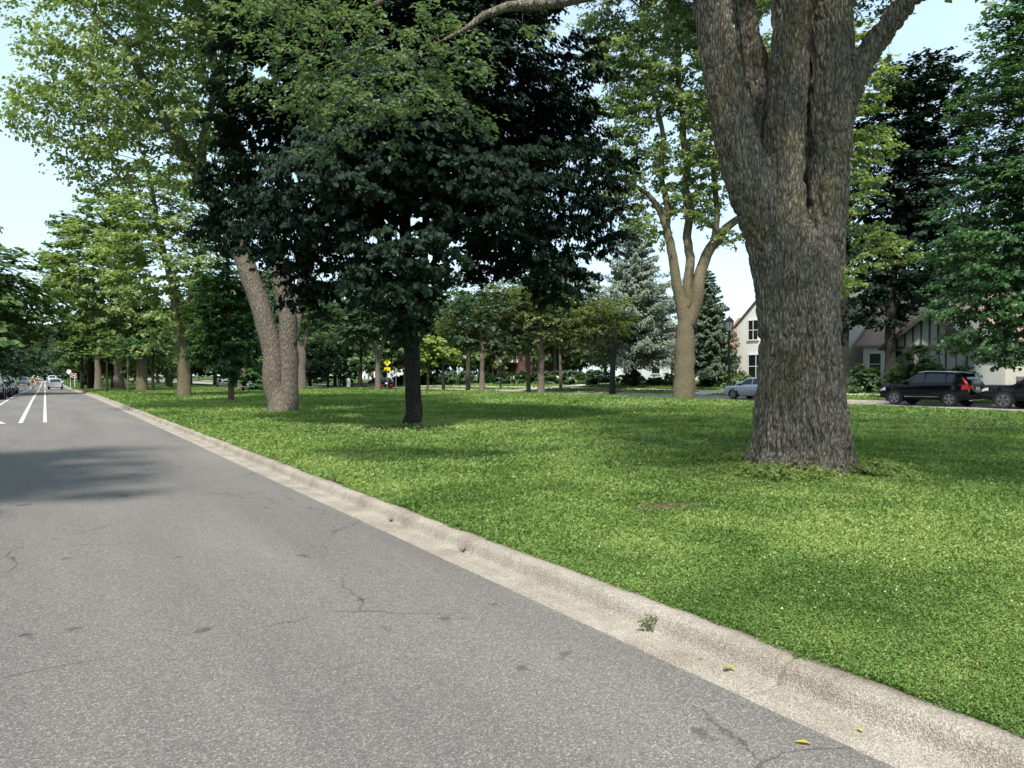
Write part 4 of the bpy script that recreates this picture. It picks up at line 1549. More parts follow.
def gable_block(parent, x0, x1, y0, y1, zb, eave, ridge, wall_m, roof_m, ridge_axis='x', over=.35, name="wall"):
    mb = MB()
    if ridge_axis == 'x':   # gable end faces the street
        ym = (y0 + y1) / 2
        mb.prism([(y0, zb), (y1, zb), (y1, eave), (ym, ridge), (y0, eave)], 'x', x0, x1)
    else:
        xm = (x0 + x1) / 2
        mb.prism([(x0, zb), (x1, zb), (x1, eave), (xm, ridge), (x0, eave)], 'y', y0, y1)
    w = mb.build(name, wall_m, parent)
    r = MB()
    th = .16
    if ridge_axis == 'x':
        s = (ridge - eave) / (ym - y0)
        a, b = y0 - over, y1 + over
        za = eave - s * over
        for ya in (a, b):
            r.prism([(ya, za + .01), (ym, ridge + .01), (ym, ridge + th + .05), (ya, za + th)], 'x', x0 - over, x1 + over)
    else:
        s = (ridge - eave) / (xm - x0)
        za = eave - s * over
        for xa in (x0 - over, x1 + over):
            r.prism([(xa, za + .01), (xm, ridge + .01), (xm, ridge + th + .05), (xa, za + th)], 'y', y0 - over, y1 + over)
    rf = r.build("roof", roof_m, parent)
    return w, rf


def house(label, x, y, name="house"):
    z = ZF(x, y)
    return thing(name, label, 'house', (x, y, z)), z


# cream gabled house beside the lantern post (partly behind the great trunk)
h, z = house("cream stucco house with a steep gable and red tiled side roof, behind the lantern post", 50, 37.5)
gable_block(h, 0, 11, -4.2, 4.0, -.5, 5.2, 8.9, M_CREAM, M_ROOFG, 'x', over=.12)
gable_block(h, 2.5, 9, 4.05, 8.5, -.5, 2.8, 6.2, M_CREAM, M_ROOFR, 'y', over=.2)
for (yy, zz, w, hh) in ((2.3, 3.9, .95, 1.6), (-.6, 3.9, .95, 1.6), (2.0, .7, 1.5, 1.9), (-1.2, .7, 1.5, 1.9)):
    window(h, 0, yy, zz, w, hh, bars=(1, 1))
MB().box(4.5, 5.6, -1, .2, 7.5, 10.4).box(4.4, 5.7, -1.1, .3, 10.4, 10.6).build("chimney", M_BRICK, h)
window(h, 2.5, 6.3, .6, 1.2, 1.5)

# house with the pinkish roof and timbered porch gable
h, z = house("house with a pinkish tiled roof and a dark timbered porch gable, behind the black crossover", 54, 25.5)
gable_block(h, 0, 8.5, -8.5, 7.0, -.5, 3.3, 6.6, M_CREAM, M_ROOFP, 'y', over=.45)
M_STUC = plain("stucco_shaded", (.36, .37, .35), .9, var=.06, scale=3, bump=.2)  # darker grey puts the shade on the porch gable into its colour
gable_block(h, -4.2, -.02, -3.0, 2.6, -.5, 2.9, 5.0, M_STUC, M_ROOFG, 'x', over=.5, name="porch")
tb = MB()
for yy in np.arange(-2.4, 2.1, .55):
    top = 2.9 + (5.0 - 2.9) * (1 - abs(yy + .2) / 2.8) - .06
    if top > 2.95:
        tb.box(-4.26, -4.18, yy - .05, yy + .05, 2.75, top)
tb.box(-4.28, -4.17, -2.95, 2.55, 2.6, 2.78)
tb.prism([(-3.4, 2.62), (-.2, 5.02), (-.2, 4.72), (-3.1, 2.52)], 'x', -4.72, -4.62)
tb.prism([(3.0, 2.62), (-.2, 5.02), (-.2, 4.72), (2.7, 2.52)], 'x', -4.72, -4.62)
tb.build("timber_framing", M_TIMBER, h)
MB().box(-4.3, -4.15, -2.9, 2.5, -.4, 1.0).build("stone_base", M_STONE, h)
for yy in (-1.9, -.2, 1.5):
    window(h, -4.2, yy, 1.15, 1.2, 1.25, frame=M_TIMBER, bars=(1, 0))
for yy in (4.3, 6.0):
    window(h, 0, yy, .85, .9, 1.6, bars=(0, 1))
window(h, 0, -5.2, .85, 1.3, 1.5)
MB().box(-.9, -.02, -6.4, -4.0, -.5, .7).build("stone_planter", M_STONE, h)
# beige garage further right
h, z = house("low beige house with a grey hipped look roof under the bright green tree", 53, 12)
gable_block(h, 0, 9, -5, 4.3, -.5, 2.9, 5.2, M_CREAM, M_ROOFG, 'y', over=.4)
window(h, 0, 1.5, .9, 1.6, 1.3)
window(h, 0, -2.4, .9, 1.6, 1.3)

# small white house behind the spruces
h, z = house("low white house with dark windows between the spruces and the pale forked trunk", 58, 60)
gable_block(h, 0, 8, -6.5, 5.5, -.5, 2.9, 5.6, M_WHITE, M_ROOFG, 'y', over=.3)
for yy, w in ((4.6, .75), (3.0, .9), (-.5, 1.3), (-3.5, 1.3)):
    window(h, 0, yy, .9, w, 1.5, frame=M_TRIM, bars=(0, 1))
MB().box(-1.5, -.02, 3.7, 5.3, -.5, .25).box(-2.0, -1.5, 3.7, 5.3, -.5, 0).build("front_steps", M_WALK, h)

# brick house with white porch columns
h, z = house("red brick house with a white columned porch behind the olive tree", 58, 92)
gable_block(h, 0, 9, -5, 7, -.5, 5.2, 8.0, M_BRICK, M_ROOFG, 'y', over=.3)
for yy in (5.4, 3.2):
    for zz in (.8, 3.3):
        window(h, 0, yy, zz, 1.0, 1.5)
for yy in (-.5, -3.3):
    window(h, 0, yy, 3.3, 1.0, 1.5)
por = MB().box(-2.6, -.02, -4.2, .6, 2.8, 3.2).build("porch", M_TRIM, h)
MB().box(-2.6, -.02, -4.2, .6, -.5, .2).build("porch_floor", M_WALK, por)
for yy in (-4.0, -2.5, -1.1, .4):
    MB().lathe([(.17, .2), (.17, .35), (.13, .4), (.12, 2.6), (.17, 2.65), (.17, 2.8)], (-2.4, yy, 0), 10).build("column", M_TRIM, por, smooth=True)
MB().box(-.08, -.01, -2.3, -1.3, .2, 2.3).build("door", M_DOORW, h)

h, z = house("white house with tall porch columns far left of the dark maple trunk", 62, 150)
gable_block(h, 0, 9, -8, 8, -.5, 5.0, 7.6, M_WHITE, M_ROOFG, 'y', over=.3)
por = MB().box(-2.6, -.02, -6, 6, 3.4, 4.0).build("porch", M_TRIM, h)
MB().box(-2.6, -.02, -6, 6, -.5, .2).build("porch_floor", M_WALK, por)
for yy in (-5.7, -3.4, -1.1, 1.1, 3.4, 5.7):
    MB().lathe([(.22, .2), (.22, .4), (.17, .45), (.15, 3.2), (.22, 3.4)], (-2.3, yy, 0), 10).build("column", M_TRIM, por, smooth=True)
for yy in (-4.5, -2.2, 2.2, 4.5):
    window(h, 0, yy, .8, 1.1, 1.9)
MB().box(-.08, -.01, -.6, .6, .2, 2.4).build("door", M_DOORW, h)
h, z = house("long low white house seen between the far trunks at the left of the grass strip", 55, 205)
gable_block(h, 0, 9, -14, 14, -.5, 3.0, 5.6, M_WHITE, M_ROOFG, 'y', over=.3)
for yy in (-11, -7, -3, 1, 5, 9):
    window(h, 0, yy, .8, 1.5, 1.4)


# ------------------------------------------------------------------ shrubs and hedge
def shrub(label, px, d, w, hgt, leaf, seed, lsize=None, flowers=0, deep=1.0, dn=150, name="shrub", cat='shrub', group=None, len_y=None):
    rng = np.random.default_rng(seed)
    b = foot(px, d)
    n = max(6, int(w * hgt * 7))
    u = rng.normal(0, 1, (n, 3))
    u /= np.linalg.norm(u, axis=1, keepdims=True)
    u[:, 2] = np.abs(u[:, 2])
    C = u * np.array([w / 2 * deep, w / 2, hgt * .85]) * rng.uniform(.45, .95, (n, 1))
    C[:, 2] += .12
    V, Fc, tint = clump_leaves(C, rng, dn // 2, .34, lsize or d * .0034, flat=.7, up=.5, out=.9, origin=(0, 0, 0))
    t = thing(name, label, cat, b, 0, group)
    mb = MB()
    for k in range(7):
        a = rng.uniform(0, 6.28)
        mb.tube([(0, 0, -.1), (math.cos(a) * w * .15, math.sin(a) * w * .15, hgt * .35), (math.cos(a) * w * .3, math.sin(a) * w * .3, hgt * .7)], [.03, .02, .008], 4)
    mb.build("stem", BARK['dark'], t)
    link(bpy.data.objects.new("foliage", arr_mesh("foliage", V, Fc, LEAF[leaf], tint=tint)), t)
    if flowers:
        m = int(n * flowers)
        idx = rng.choice(n, m)
        FC = C[idx] * np.array([1.12, 1.12, 1.08]) + rng.normal(0, .1, (m, 3))
        fv, ff, ft = clump_leaves(FC, rng, 16, .10, d * .0022, flat=.9, up=.6, out=.6, width=.5)
        link(bpy.data.objects.new("blossoms", arr_mesh("blossoms", fv, ff, M_PETAL, tint=ft)), t)
    return t


M_PETAL = leafmat("petal_cream", [(.55, .58, .40), (.66, .68, .52), (.75, .75, .62)], .3)
for a in [("wide low hydrangea with cream blossoms under the olive tree", 575, dX(575, 48.5), 2.6, 1.3, 'shrub', 201, None, .55),
          ("hydrangea with cream blossoms at the foot of the tall blue spruce", 629, dX(629, 48.5), 2.4, 1.25, 'shrub', 202, None, .6),
          ("small cream blossoming bush beside the white porch columns", 514, dX(514, 48.5), 2.2, 1.3, 'shrub', 203, None, .5),
          ("cream blossoming bush right of the white porch columns", 551, dX(551, 48.5), 2.6, 1.25, 'shrub', 204, None, .5)]:
    shrub(*a)
for a in [("rounded dark evergreen bush left of the white hydrangea under the spruce", 601, dX(601, 48.5), 3.2, 1.7, 'shrub', 210),
          ("tall dark bush at the left corner of the low white house", 634, dX(634, 50.0), 2.2, 2.0, 'dark', 211),
          ("small round bush before the low white house steps", 653, dX(653, 48.5), 1.3, 1.0, 'shrub', 212),
          ("clipped bush below the white house window, left of the pale forked trunk", 666, dX(666, 48.5), 2.0, 1.2, 'shrub', 213),
          ("big leafy bush beneath the dark spruce trunk", 717, dX(717, 49.3), 2.6, 2.7, 'shrub', 214),
          ("low rounded bush right of the big leafy bush beneath the dark spruce", 709, dX(709, 47.5), 1.5, 1.1, 'shrub', 215),
          ("light green bush at the foot of the lantern post", 727, dX(727, 47.5), 1.6, 1.5, 'mid', 216),
          ("bush with pale flower heads against the cream gabled wall", 741, dX(741, 48.2), 2.2, 1.4, 'mid', 217),
          ("large rounded bush beneath the window of the pink-roofed house", 866, 47.5, 2.6, 2.2, 'shrub', 218),
          ("broad unruly bush covering the front of the timbered porch", 925, 44.5, 4.0, 3.9, 'mid', 219),
          ("bush beside the timbered porch, behind the tail of the black crossover", 955, 45, 2.6, 1.9, 'shrub', 221),
          ("spreading bush between the dark maple trunk and the timbered porch", 907, 45.5, 2.4, 2.6, 'mid', 222),
          ("dark shrub by the brick house wall near the lantern post", 503, dX(503, 48.5), 2.4, 1.3, 'dark', 220)]:
    shrub(*a)


def hedge(label, pa, da, pb, db, hgt, dep, leaf, seed):
    rng = np.random.default_rng(seed)
    a, b = foot(pa, da), foot(pb, db)
    v = b - a
    L = v.length
    ux = v.normalized()
    nn = Vector((-ux.y, ux.x, 0))
    n = int(L * (9 if L < 40 else 5))
    t = rng.uniform(0, L, n)
    w = rng.uniform(-dep / 2, dep / 2, n)
    z = rng.uniform(.2, hgt, n) ** 1
    C = np.array([np.array(ux) * t[i] + np.array(nn) * w[i] + np.array((0, 0, z[i] + v.z * t[i] / L)) for i in range(n)])
    V, Fc, tint = clump_leaves(C, rng, 46, .34, da * .0034, flat=.8, up=.5, out=.4, origin=np.array(v) / 2)
    o = link(bpy.data.objects.new("hedge", arr_mesh("hedge", V, Fc, LEAF[leaf], tint=tint)))
    o.location = a
    tag(o, label, 'hedge')


hedge("long clipped hedge with a level top behind the small yellow green tree", 396, dX(396, 47.5), 470, dX(470, 47.5), 1.35, 1.0, 'shrub', 230)
hedge("tall dark hedge on the far side of the street, left of the white columned house", 252, dX(252, 46), 325, dX(325, 46), 2.2, 1.4, 'shrub', 231)
hedge("hedge running behind the white blossoming shrubs toward the blue spruce", 488, dX(488, 50.5), 600, dX(600, 50.5), 1.2, 1.0, 'dark', 232)

# bush sprouting from the foot of the trunk beyond the slim young tree
shrub("leafy suckers around the right foot of a far grey trunk", 252, 60, 1.9, 2.2, 'fresh', 240)
#@@PART6
# ------------------------------------------------------------------ street furniture
M_IRON = plain("painted_iron", (.018, .022, .02), .5, .3, var=.1)
M_LAMPG = plain("lamp_glass_frosted", (.62, .62, .58), .35, var=.05)
M_POSTG = plain("galvanised_post", (.38, .39, .40), .45, .7, var=.1)
M_YEL = plain("sign_yellow", (.90, .76, .02), .5, var=.03)
M_RED = plain("sign_red", (.50, .035, .03), .5, var=.03)
M_SWHITE = plain("sign_white", (.78, .78, .78), .5, var=.02)
M_BLK = plain("sign_black", (.012, .012, .012), .6, var=.05)
M_SBACK = plain("sign_back", (.42, .43, .44), .45, .6, var=.05)


def lamp_post(label, px, d, top_py):
    b = foot(px, d)
    Ht = spot(px, top_py, d).z - b.z
    t = thing("street_lamp", label, 'street lamp', b, 0, "lantern posts along the far street")
    s = Ht / 4.3
    MB().lathe([(.20 * s, -.05), (.20 * s, .12), (.15 * s, .2), (.13 * s, .55), (.10 * s, .65), (.075 * s, .8)], n=12).build("base", M_IRON, t, smooth=False)
    MB().lathe([(.075 * s, .75), (.07 * s, 1.6), (.058 * s, 3.3 * s), (.085 * s, 3.34 * s), (.06 * s, 3.4 * s), (.10 * s, 3.46 * s), (.14 * s, 3.5 * s)], n=12).build("pole", M_IRON, t, smooth=False)
    lan = MB().lathe([(.13 * s, 3.5 * s), (.145 * s, 3.52 * s), (.235 * s, 4.02 * s), (.2 * s, 4.02 * s)], n=8).build("lantern", M_LAMPG, t)
    cage = MB()
    for k in range(8):
        a = 2 * math.pi * k / 8
        cage.tube([(.15 * s * math.cos(a), .15 * s * math.sin(a), 3.5 * s), (.245 * s * math.cos(a), .245 * s * math.sin(a), 4.03 * s)], .013 * s, 4)
    cage.build("lantern_cage", M_IRON, t)
    MB().lathe([(.27 * s, 4.02 * s), (.28 * s, 4.05 * s), (.16 * s, 4.2 * s), (.06 * s, 4.27 * s), (.03 * s, 4.34 * s), (.001, 4.40 * s)], n=12).build("lantern_cap", M_IRON, t)
    return t


lamp_post("black lantern post beside the cream gabled house, above the silver saloon", 729, 53.5, 317)
lamp_post("lantern post with a pale lantern before the brick house", 500.5, dX(500.5, 41.2), 357)


def face_rot(x, y):
    """rotation so that local -y looks at the place the photo was taken from"""
    return math.atan2(x, -y) * -1 + math.pi if False else math.atan2(-x, y)


def walker_symbol(parent, y, s):
    """a walking figure in flat black"""
    m = MB()
    n = 12
    m.prism([(.02 * s + .045 * s * math.cos(a), .21 * s + .045 * s * math.sin(a)) for a in np.linspace(0, 2 * math.pi, n, endpoint=False)], 'y', y, y - .004)

    def bar(p, q, w):
        p, q = Vector((*p, 0)), Vector((*q, 0))
        dd = (q - p).normalized()
        nn = Vector((-dd.y, dd.x, 0)) * w / 2
        m.prism([tuple((v * s).to_2d()) for v in (p + nn, q + nn, q - nn, p - nn)], 'y', y, y - .0045)
    bar((0.01, .15), (-.02, -.06), .085)
    bar((-.03, -.04), (-.12, -.26), .05)
    bar((-.01, -.04), (.10, -.25), .05)
    bar((0.0, .13), (-.11, -.01), .035)
    bar((0.02, .13), (.12, .0), .035)
    return m.build("walker_symbol", M_BLK, parent)


def warning_sign(label, px, d, cy, size=.76):
    b = foot(px, d)
    t = thing("crossing_sign", label, 'sign', b, face_rot(b.x, b.y), "yellow crossing signs on the far street")
    zc = spot(px, cy, d).z - b.z
    MB().box(-.03, .03, -.02, .02, -.1, zc + size * .6).build("post", M_POSTG, t)
    q = size / math.sqrt(2)
    pl = MB().prism([(-q, zc), (0, zc - q), (q, zc), (0, zc + q)], 'y', -.03, -.024).build("plate", M_YEL, t)
    rim = MB()
    for sg in (0,):
        rim.prism([(-q * .93, zc), (0, zc - q * .93), (0, zc - q * .89), (-q * .89, zc)], 'y', -.030, -.0325)
        rim.prism([(q * .93, zc), (q * .89, zc), (0, zc - q * .89), (0, zc - q * .93)], 'y', -.030, -.0325)
        rim.prism([(-q * .93, zc), (-q * .89, zc), (0, zc + q * .89), (0, zc + q * .93)], 'y', -.030, -.0325)
        rim.prism([(q * .93, zc), (0, zc + q * .93), (0, zc + q * .89), (q * .89, zc)], 'y', -.030, -.0325)
    rim.build("sign_rim", M_BLK, pl)
    sy = walker_symbol(pl, -.0305, 1.35 * size)
    sy.location.z = zc
    z2 = zc - q - .30
    MB().box(-.31, .31, -.03, -.024, z2 - .16, z2 + .16).build("arrow_plate", M_YEL, t)
    ar = MB()
    ar.prism([(.16, z2 + .08), (.20, z2 + .04), (-.05, z2 - .09), (-.09, z2 - .05)], 'y', -.0305, -.034)
    ar.prism([(-.18, z2 - .11), (-.02, z2 - .12), (-.11, z2 + .02)], 'y', -.0305, -.0345)
    ar.build("arrow", M_BLK, [c for c in t.children if c.name.startswith("arrow_plate")][0])
    return t


warning_sign("yellow diamond crossing sign beside the dark parked hatchback", 387.3, dX(387.3, 30.4), 362.5, .56)
warning_sign("yellow diamond crossing sign seen just left of the slim young tree", 223, 150, 374.5, .76)

# red and white signs at the end of the first grass strip
b = foot(74.6, 112)
t = thing("entry_sign", "small red and white sign on a post, right of its pair", 'sign', b, face_rot(b.x, b.y))
zc = spot(72.8, 375.5, 112).z - b.z
MB().box(-.035, .035, -.02, .02, -.1, zc + .25).build("post", M_SWHITE, t)
pl = MB().box(-.42, .22, -.034, -.024, zc - .32, zc + .32).build("plate", M_SWHITE, t)
MB().prism([(-.10 + .29 * math.cos(a), zc + .29 * math.sin(a)) for a in np.linspace(0, 2 * math.pi, 24, endpoint=False)], 'y', -.0345, -.038).build("red_disc", M_RED, pl)
MB().box(-.29, .09, -.042, -.0385, zc - .05, zc + .05).build("white_bar", M_SWHITE, pl)
b = foot(70.6, 112)
t = thing("keep_sign", "white sign tilted on a white post, left one of the pair by the kerb", 'sign', b, face_rot(b.x, b.y))
zc = spot(68, 372, 112).z - b.z
MB().tube([(0, 0, -.1), (-.08, 0, zc + .3)], .035, 8).build("post", M_SWHITE, t)
pl = MB().prism([(-.58, zc + .02), (-.28, zc - .38), (.12, zc - .1), (.05, zc + .3), (-.35, zc + .42)], 'y', -.05, -.04).build("plate", M_SWHITE, t)
# utility posts
b = foot(348.5, 79)
t = thing("marker_post", "short white marker post on the verge before the white columned house", 'post', b)
MB().box(-.16, .16, -.1, .1, -.1, 1.0).prism([(-.2, 1.0), (.2, 1.0), (0, 1.14)], 'y', -.12, .12).build("box", M_SWHITE, t, bevel=.015)
b = foot(396, 74)
t = thing("sign_post", "thin grey post standing on the far verge right of the yellow sign", 'post', b)
MB().tube([(0, 0, -.1), (0, 0, 2.4)], .035, 8).build("pole", M_POSTG, t)
MB().box(-.15, .15, -.05, -.04, 1.9, 2.35).build("plate", M_SBACK, t)


# ------------------------------------------------------------------ vehicles
M_TYRE = plain("tyre_rubber", (.015, .015, .016), .8, var=.15)
M_RIM = plain("alloy_rim", (.28, .28, .29), .3, .9, var=.06)
M_CGLASS = plain("car_glass", (.006, .008, .010), .04, spec=.55, var=.2, scale=2)
M_CLAD = plain("black_plastic", (.009, .009, .010), .7, spec=.2, var=.1)
M_TAIL = plain("tail_lamp_red", (.30, .012, .016), .15, spec=.8, var=.1)
M_HEAD = plain("head_lamp_clear", (.70, .72, .74), .1, .3, spec=.9, var=.05)
M_CHROME = plain("bright_metal", (.65, .66, .67), .2, .9, var=.04)
M_PLATE = plain("licence_plate", (.75, .77, .80), .5, var=.04)


def make_car(label, body_m, L, W, belt, roof, wheel_r, axles, cab, spec, group=None, name="parked_car", cat='car'):
    """+x is the front. belt, roof: [(x, z)] profiles from tail to nose; cab: (rear_x, front_x) of the glasshouse; axles: (rear_x, front_x)"""
    t = thing(name, label, cat, group=group)
    bx, bz = zip(*belt)
    rx, rz = zip(*roof)
    hw = W / 2
    sill = spec.get('sill', .30)

    def zb(x):
        return float(np.interp(x, bx, bz))

    def zr(x):
        return max(float(np.interp(x, rx, rz)), zb(x) + .015)

    def wid(x):
        e = (abs(x) / (L / 2))
        return hw * (1 - .16 * max(0, e - .62) ** 2 / .1444 * (1 if x > 0 else .75))

    def pt(x, s):
        """s 0..5 round the half section"""
        w = wid(x)
        b, r = zb(x), zr(x)
        hcab = r - b
        rw = w * (.97 - .36 * min(hcab, .75))
        e = max(0, (abs(x) / (L / 2) - .80) / .2)
        sl = sill + .14 * e ** 2
        P_ = [(w * .90, sl), (w * .985, sl + (b - sl) * .25), (w, sl + (b - sl) * .62), (w * .965, b), (rw, r - .05 * min(1, hcab / .2)), (rw * .86, r), (0, r + .025)]
        k = min(int(s), len(P_) - 2)
        f = s - k
        a, c = P_[k], P_[k + 1]
        return (a[0] + (c[0] - a[0]) * f, a[1] + (c[1] - a[1]) * f)
    xs = np.unique(np.concatenate([np.linspace(-L / 2, L / 2, 45)]))
    ss = [0, 1, 2, 2.6, 3, 3.5, 4, 5, 5.5, 6]
    V, Fc = [], []
    ring = len(ss) * 2 - 1
    for x in xs:
        half = [pt(x, s) for s in ss]
        row = [(x, y, z) for y, z in half] + [(x, -y, z) for y, z in half[-2::-1]]
        V += row
    n = len(xs)
    for i in range(n - 1):
        for k in range(ring - 1):
            Fc.append((i * ring + k, (i + 1) * ring + k, (i + 1) * ring + k + 1, i * ring + k + 1))
        Fc.append((i * ring + ring - 1, (i + 1) * ring + ring - 1, (i + 1) * ring, i * ring))
    Fc.append(tuple(range(ring)))
    Fc.append(tuple((n - 1) * ring + k for k in range(ring - 1, -1, -1)))
    m = MB()
    m.add(V, Fc)
    body = m.build("body", body_m, t, smooth=True)
    bv = body.modifiers.new("b", 'BEVEL')
    bv.width = .05
    bv.segments = 3
    bv.limit_method = 'ANGLE'
    bv.angle_limit = math.radians(50)

    def patch(x0, x1, s0, s1, side, nx=8, ns=4, off=.008, x0t=None, x1t=None):
        pv, pf = [], []
        x0t = x0 if x0t is None else x0t
        x1t = x1 if x1t is None else x1t
        for j in range(ns + 1):
            f = j / ns
            s = s0 + (s1 - s0) * f
            a, b_ = x0 + (x0t - x0) * f, x1 + (x1t - x1) * f
            for i in range(nx + 1):
                x = a + (b_ - a) * i / nx
                y, z = pt(x, s)
                pv.append((x, (y + off) * side, z + off * .5))
        for j in range(ns):
            for i in range(nx):
                q = j * (nx + 1) + i
                pf.append((q, q + 1, q + nx + 2, q + nx + 1))
        return pv, pf

    cr, cf = cab
    dv = spec.get('div', [cr + .30, (cr + cf) / 2 + .02, cf])
    for side in (1, -1):
        edges = [cr + .12] + dv
        for a, b_ in zip(edges[:-1], edges[1:]):
            pv, pf = patch(a + .03, b_ - .03, 3.12, 3.92, side, x0t=a + .03 + (.10 if a == edges[0] else 0), x1t=b_ - .03 - (spec.get('arake', .62) if b_ == edges[-1] else 0))
            MB().add(pv, pf).build("side_window", M_CGLASS, t, smooth=True)
    # windscreen and rear window across the top surface
    for nm, xa, xb in (("windscreen", cf - spec.get('arake', .62) - .02, cf + .05), ("rear_window", cr - spec.get('rrake', .2), cr + .12)):
        pv, pf = [], []
        nx, ny = 6, 8
        for i in range(nx + 1):
            x = xa + (xb - xa) * i / nx
            ym, zz = pt(x, 5)
            for j in range(ny + 1):
                f = -1 + 2 * j / ny
                y, z = pt(x, 6 - abs(f))
                pv.append((x + (.012 if nm == 'windscreen' else -.012), y * math.copysign(.96, f) if f else 0, z + .012))
        for i in range(nx):
            for j in range(ny):
                q = i * (ny + 1) + j
                pf.append((q, q + 1, q + ny + 2, q + ny + 1))
        MB().add(pv, pf).build(nm, M_CGLASS, t, smooth=True)
    # door seams, sill cladding
    cl = MB()
    for side in (1, -1):
        for xx in [axles[0] + wheel_r + .18, (cr + cf) / 2 + .03, cf - .12]:
            cl.add(*patch(xx - .007, xx + .007, .6, 3.0, side, nx=1, ns=6, off=.004))
        if spec.get('clad'):
            cl.add(*patch(-L / 2 + .05, L / 2 - .05, 0, .85, side, nx=30, ns=2, off=.012))
    cl.build("seams_and_sill", M_CLAD, t, smooth=True)
    if spec.get('skid'):
        tr_ = MB()
        for side in (1, -1):
            tr_.add(*patch(axles[0] + wheel_r + .16, axles[1] - wheel_r - .16, .62, .80, side, nx=10, ns=1, off=.022))
        tr_.build('door_trim', M_CHROME, t)
    hd = MB()
    for side in (1, -1):
        for xx in ((cr + cf) / 2 - .25, (cr + cf) / 2 + .60):
            y, z = pt(xx, 2.55)
            hd.box(xx - .09, xx + .09, side * (y + .004) - .014, side * (y + .004) + .014, z - .014, z + .014)
    hd.build("door_handles", body_m if not spec.get('chrome') else M_CHROME, t)
    # bumpers, grille, plates
    zf_ = zb(L / 2 - .02)
    bmp = MB().box(L / 2 - .14, L / 2 + .025, -hw * .80, hw * .80, sill + .05, sill + .30)
    bmp.build("front_bumper", M_CLAD if spec.get('clad') else body_m, t, bevel=.03)
    MB().box(L / 2 - .08, L / 2 + .012, -hw * .42, hw * .42, sill + .33, min(zf_ - .04, sill + .58)).build("grille", M_CLAD, t, bevel=.015)
    rbm = MB().box(-L / 2 - .03, -L / 2 + .16, -hw * .88, hw * .88, sill + .02, sill + .26)
    rbm.build("rear_bumper", M_CLAD if spec.get('clad') else body_m, t, bevel=.03)
    if spec.get('skid'):
        MB().box(-L / 2 - .05, -L / 2 + .1, -hw * .72, hw * .72, sill - .02, sill + .05).build("skid_plate", M_CHROME, t, bevel=.01)
    MB().box(-L / 2 - .02, -L / 2 + .02, -.16, .16, spec.get('rplate', .72), spec.get('rplate', .72) + .16).build("rear_plate", M_PLATE, t)
    # lamps
    for side in (1, -1):
        y0 = wid(L / 2 - .12)
        z0 = zb(L / 2 - .12)
        MB().add(*patch(L / 2 - .34, L / 2 - .03, 2.1, 2.72, side, nx=6, ns=3, off=.010)).box(L / 2 - .06, L / 2 + .008, side * hw * .48 if side > 0 else -hw * .78, side * hw * .78 if side > 0 else -hw * .48, z0 - .26, z0 - .11).build("headlight", M_HEAD, t)
        tl = MB()
        if spec.get('tail') == 'tall':
            tl.add(*patch(-L / 2 + .0, -L / 2 + .34, 2.05, 2.75, side, nx=4, ns=3, off=.012))
            tl.add(*patch(-L / 2 + .02, -L / 2 + .15, 2.75, 3.9, side, nx=3, ns=5, off=.014, x0t=-L / 2 + .16, x1t=-L / 2 + .36))
            yb = wid(-L / 2) * .99
            tl.box(-L / 2 - .014, -L / 2 + .02, min(side * yb, side * (yb - .34)), max(side * yb, side * (yb - .34)), .84, 1.0)
        else:
            tl.add(*patch(-L / 2 + .0, -L / 2 + .30, 2.0, 2.8, side, nx=4, ns=3, off=.012))
            yb = wid(-L / 2) * .97
            tl.box(-L / 2 - .014, -L / 2 + .02, min(side * yb, side * (yb - .36)), max(side * yb, side * (yb - .36)), zb(-L / 2) - .30, zb(-L / 2) - .14)
        tl.build("tail_lamp", M_TAIL, t, smooth=False)
        y, z = pt(cf - .32, 3.1)
        MB().lathe([(.02, -.14), (.08, -.12), (.10, 0), (.08, .10), (.02, .12)], (cf - .28, 0, 0), 8, 'y').build("wing_mirror", body_m, t, smooth=True, loc=(0, side * (y + .12), z + .10))
    # wheels in dark arches
    for xa in axles:
        for side in (1, -1):
            yw = side * (wid(xa) - .01)
            R = wheel_r
            ar = MB()
            nA = 22
            outer = [(xa + (R + .085) * math.cos(a), R + (R + .085) * math.sin(a)) for a in np.linspace(math.radians(-22), math.radians(202), nA)]
            ar.prism(outer, 'y', yw - side * .25, yw + side * (.018 if spec.get('clad') else .006))
            ar.build("wheel_arch", M_CLAD, t)
            ty = MB()
            yc = yw - side * .085
            ty.lathe([(R * .66, -.11), (R * .93, -.115), (R, -.08), (R, .08), (R * .93, .115), (R * .66, .11)], (0, 0, 0), 26, 'y')
            w = ty.build("wheel", M_TYRE, t, smooth=False, loc=(xa, yc, R))
            rim = MB()
            s2 = side
            for k in range(5):
                a = 2 * math.pi * k / 5 + .3
                for da in (-.16, .16):
                    c_, s_ = math.cos(a + da), math.sin(a + da)
                    c0, s0 = math.cos(a), math.sin(a)
                    nx_, nz_ = -s_, c_
                    wv = .026
                    p = [(c0 * R * .12 + nx_ * wv, s0 * R * .12 + nz_ * wv), (c_ * R * .66 + nx_ * wv, s_ * R * .66 + nz_ * wv), (c_ * R * .66 - nx_ * wv, s_ * R * .66 - nz_ * wv), (c0 * R * .12 - nx_ * wv, s0 * R * .12 - nz_ * wv)]
                    rim.prism(p, 'y', s2 * .098, s2 * .118)
            rim.lathe([(R * .69, s2 * .10), (R * .69, s2 * .122), (R * .62, s2 * .122), (R * .62, s2 * .10)], n=26, axis='y')
            rim.lathe([(R * .16, s2 * .09), (R * .16, s2 * .124), (R * .02, s2 * .126)], n=12, axis='y')
            rim.build("rim", M_RIM if not spec.get('darkrim') else M_CLAD, w)
            MB().lathe([(R * .63, s2 * .06), (R * .63, s2 * .07)], n=20, axis='y').build("brake_disc", M_CLAD, w)
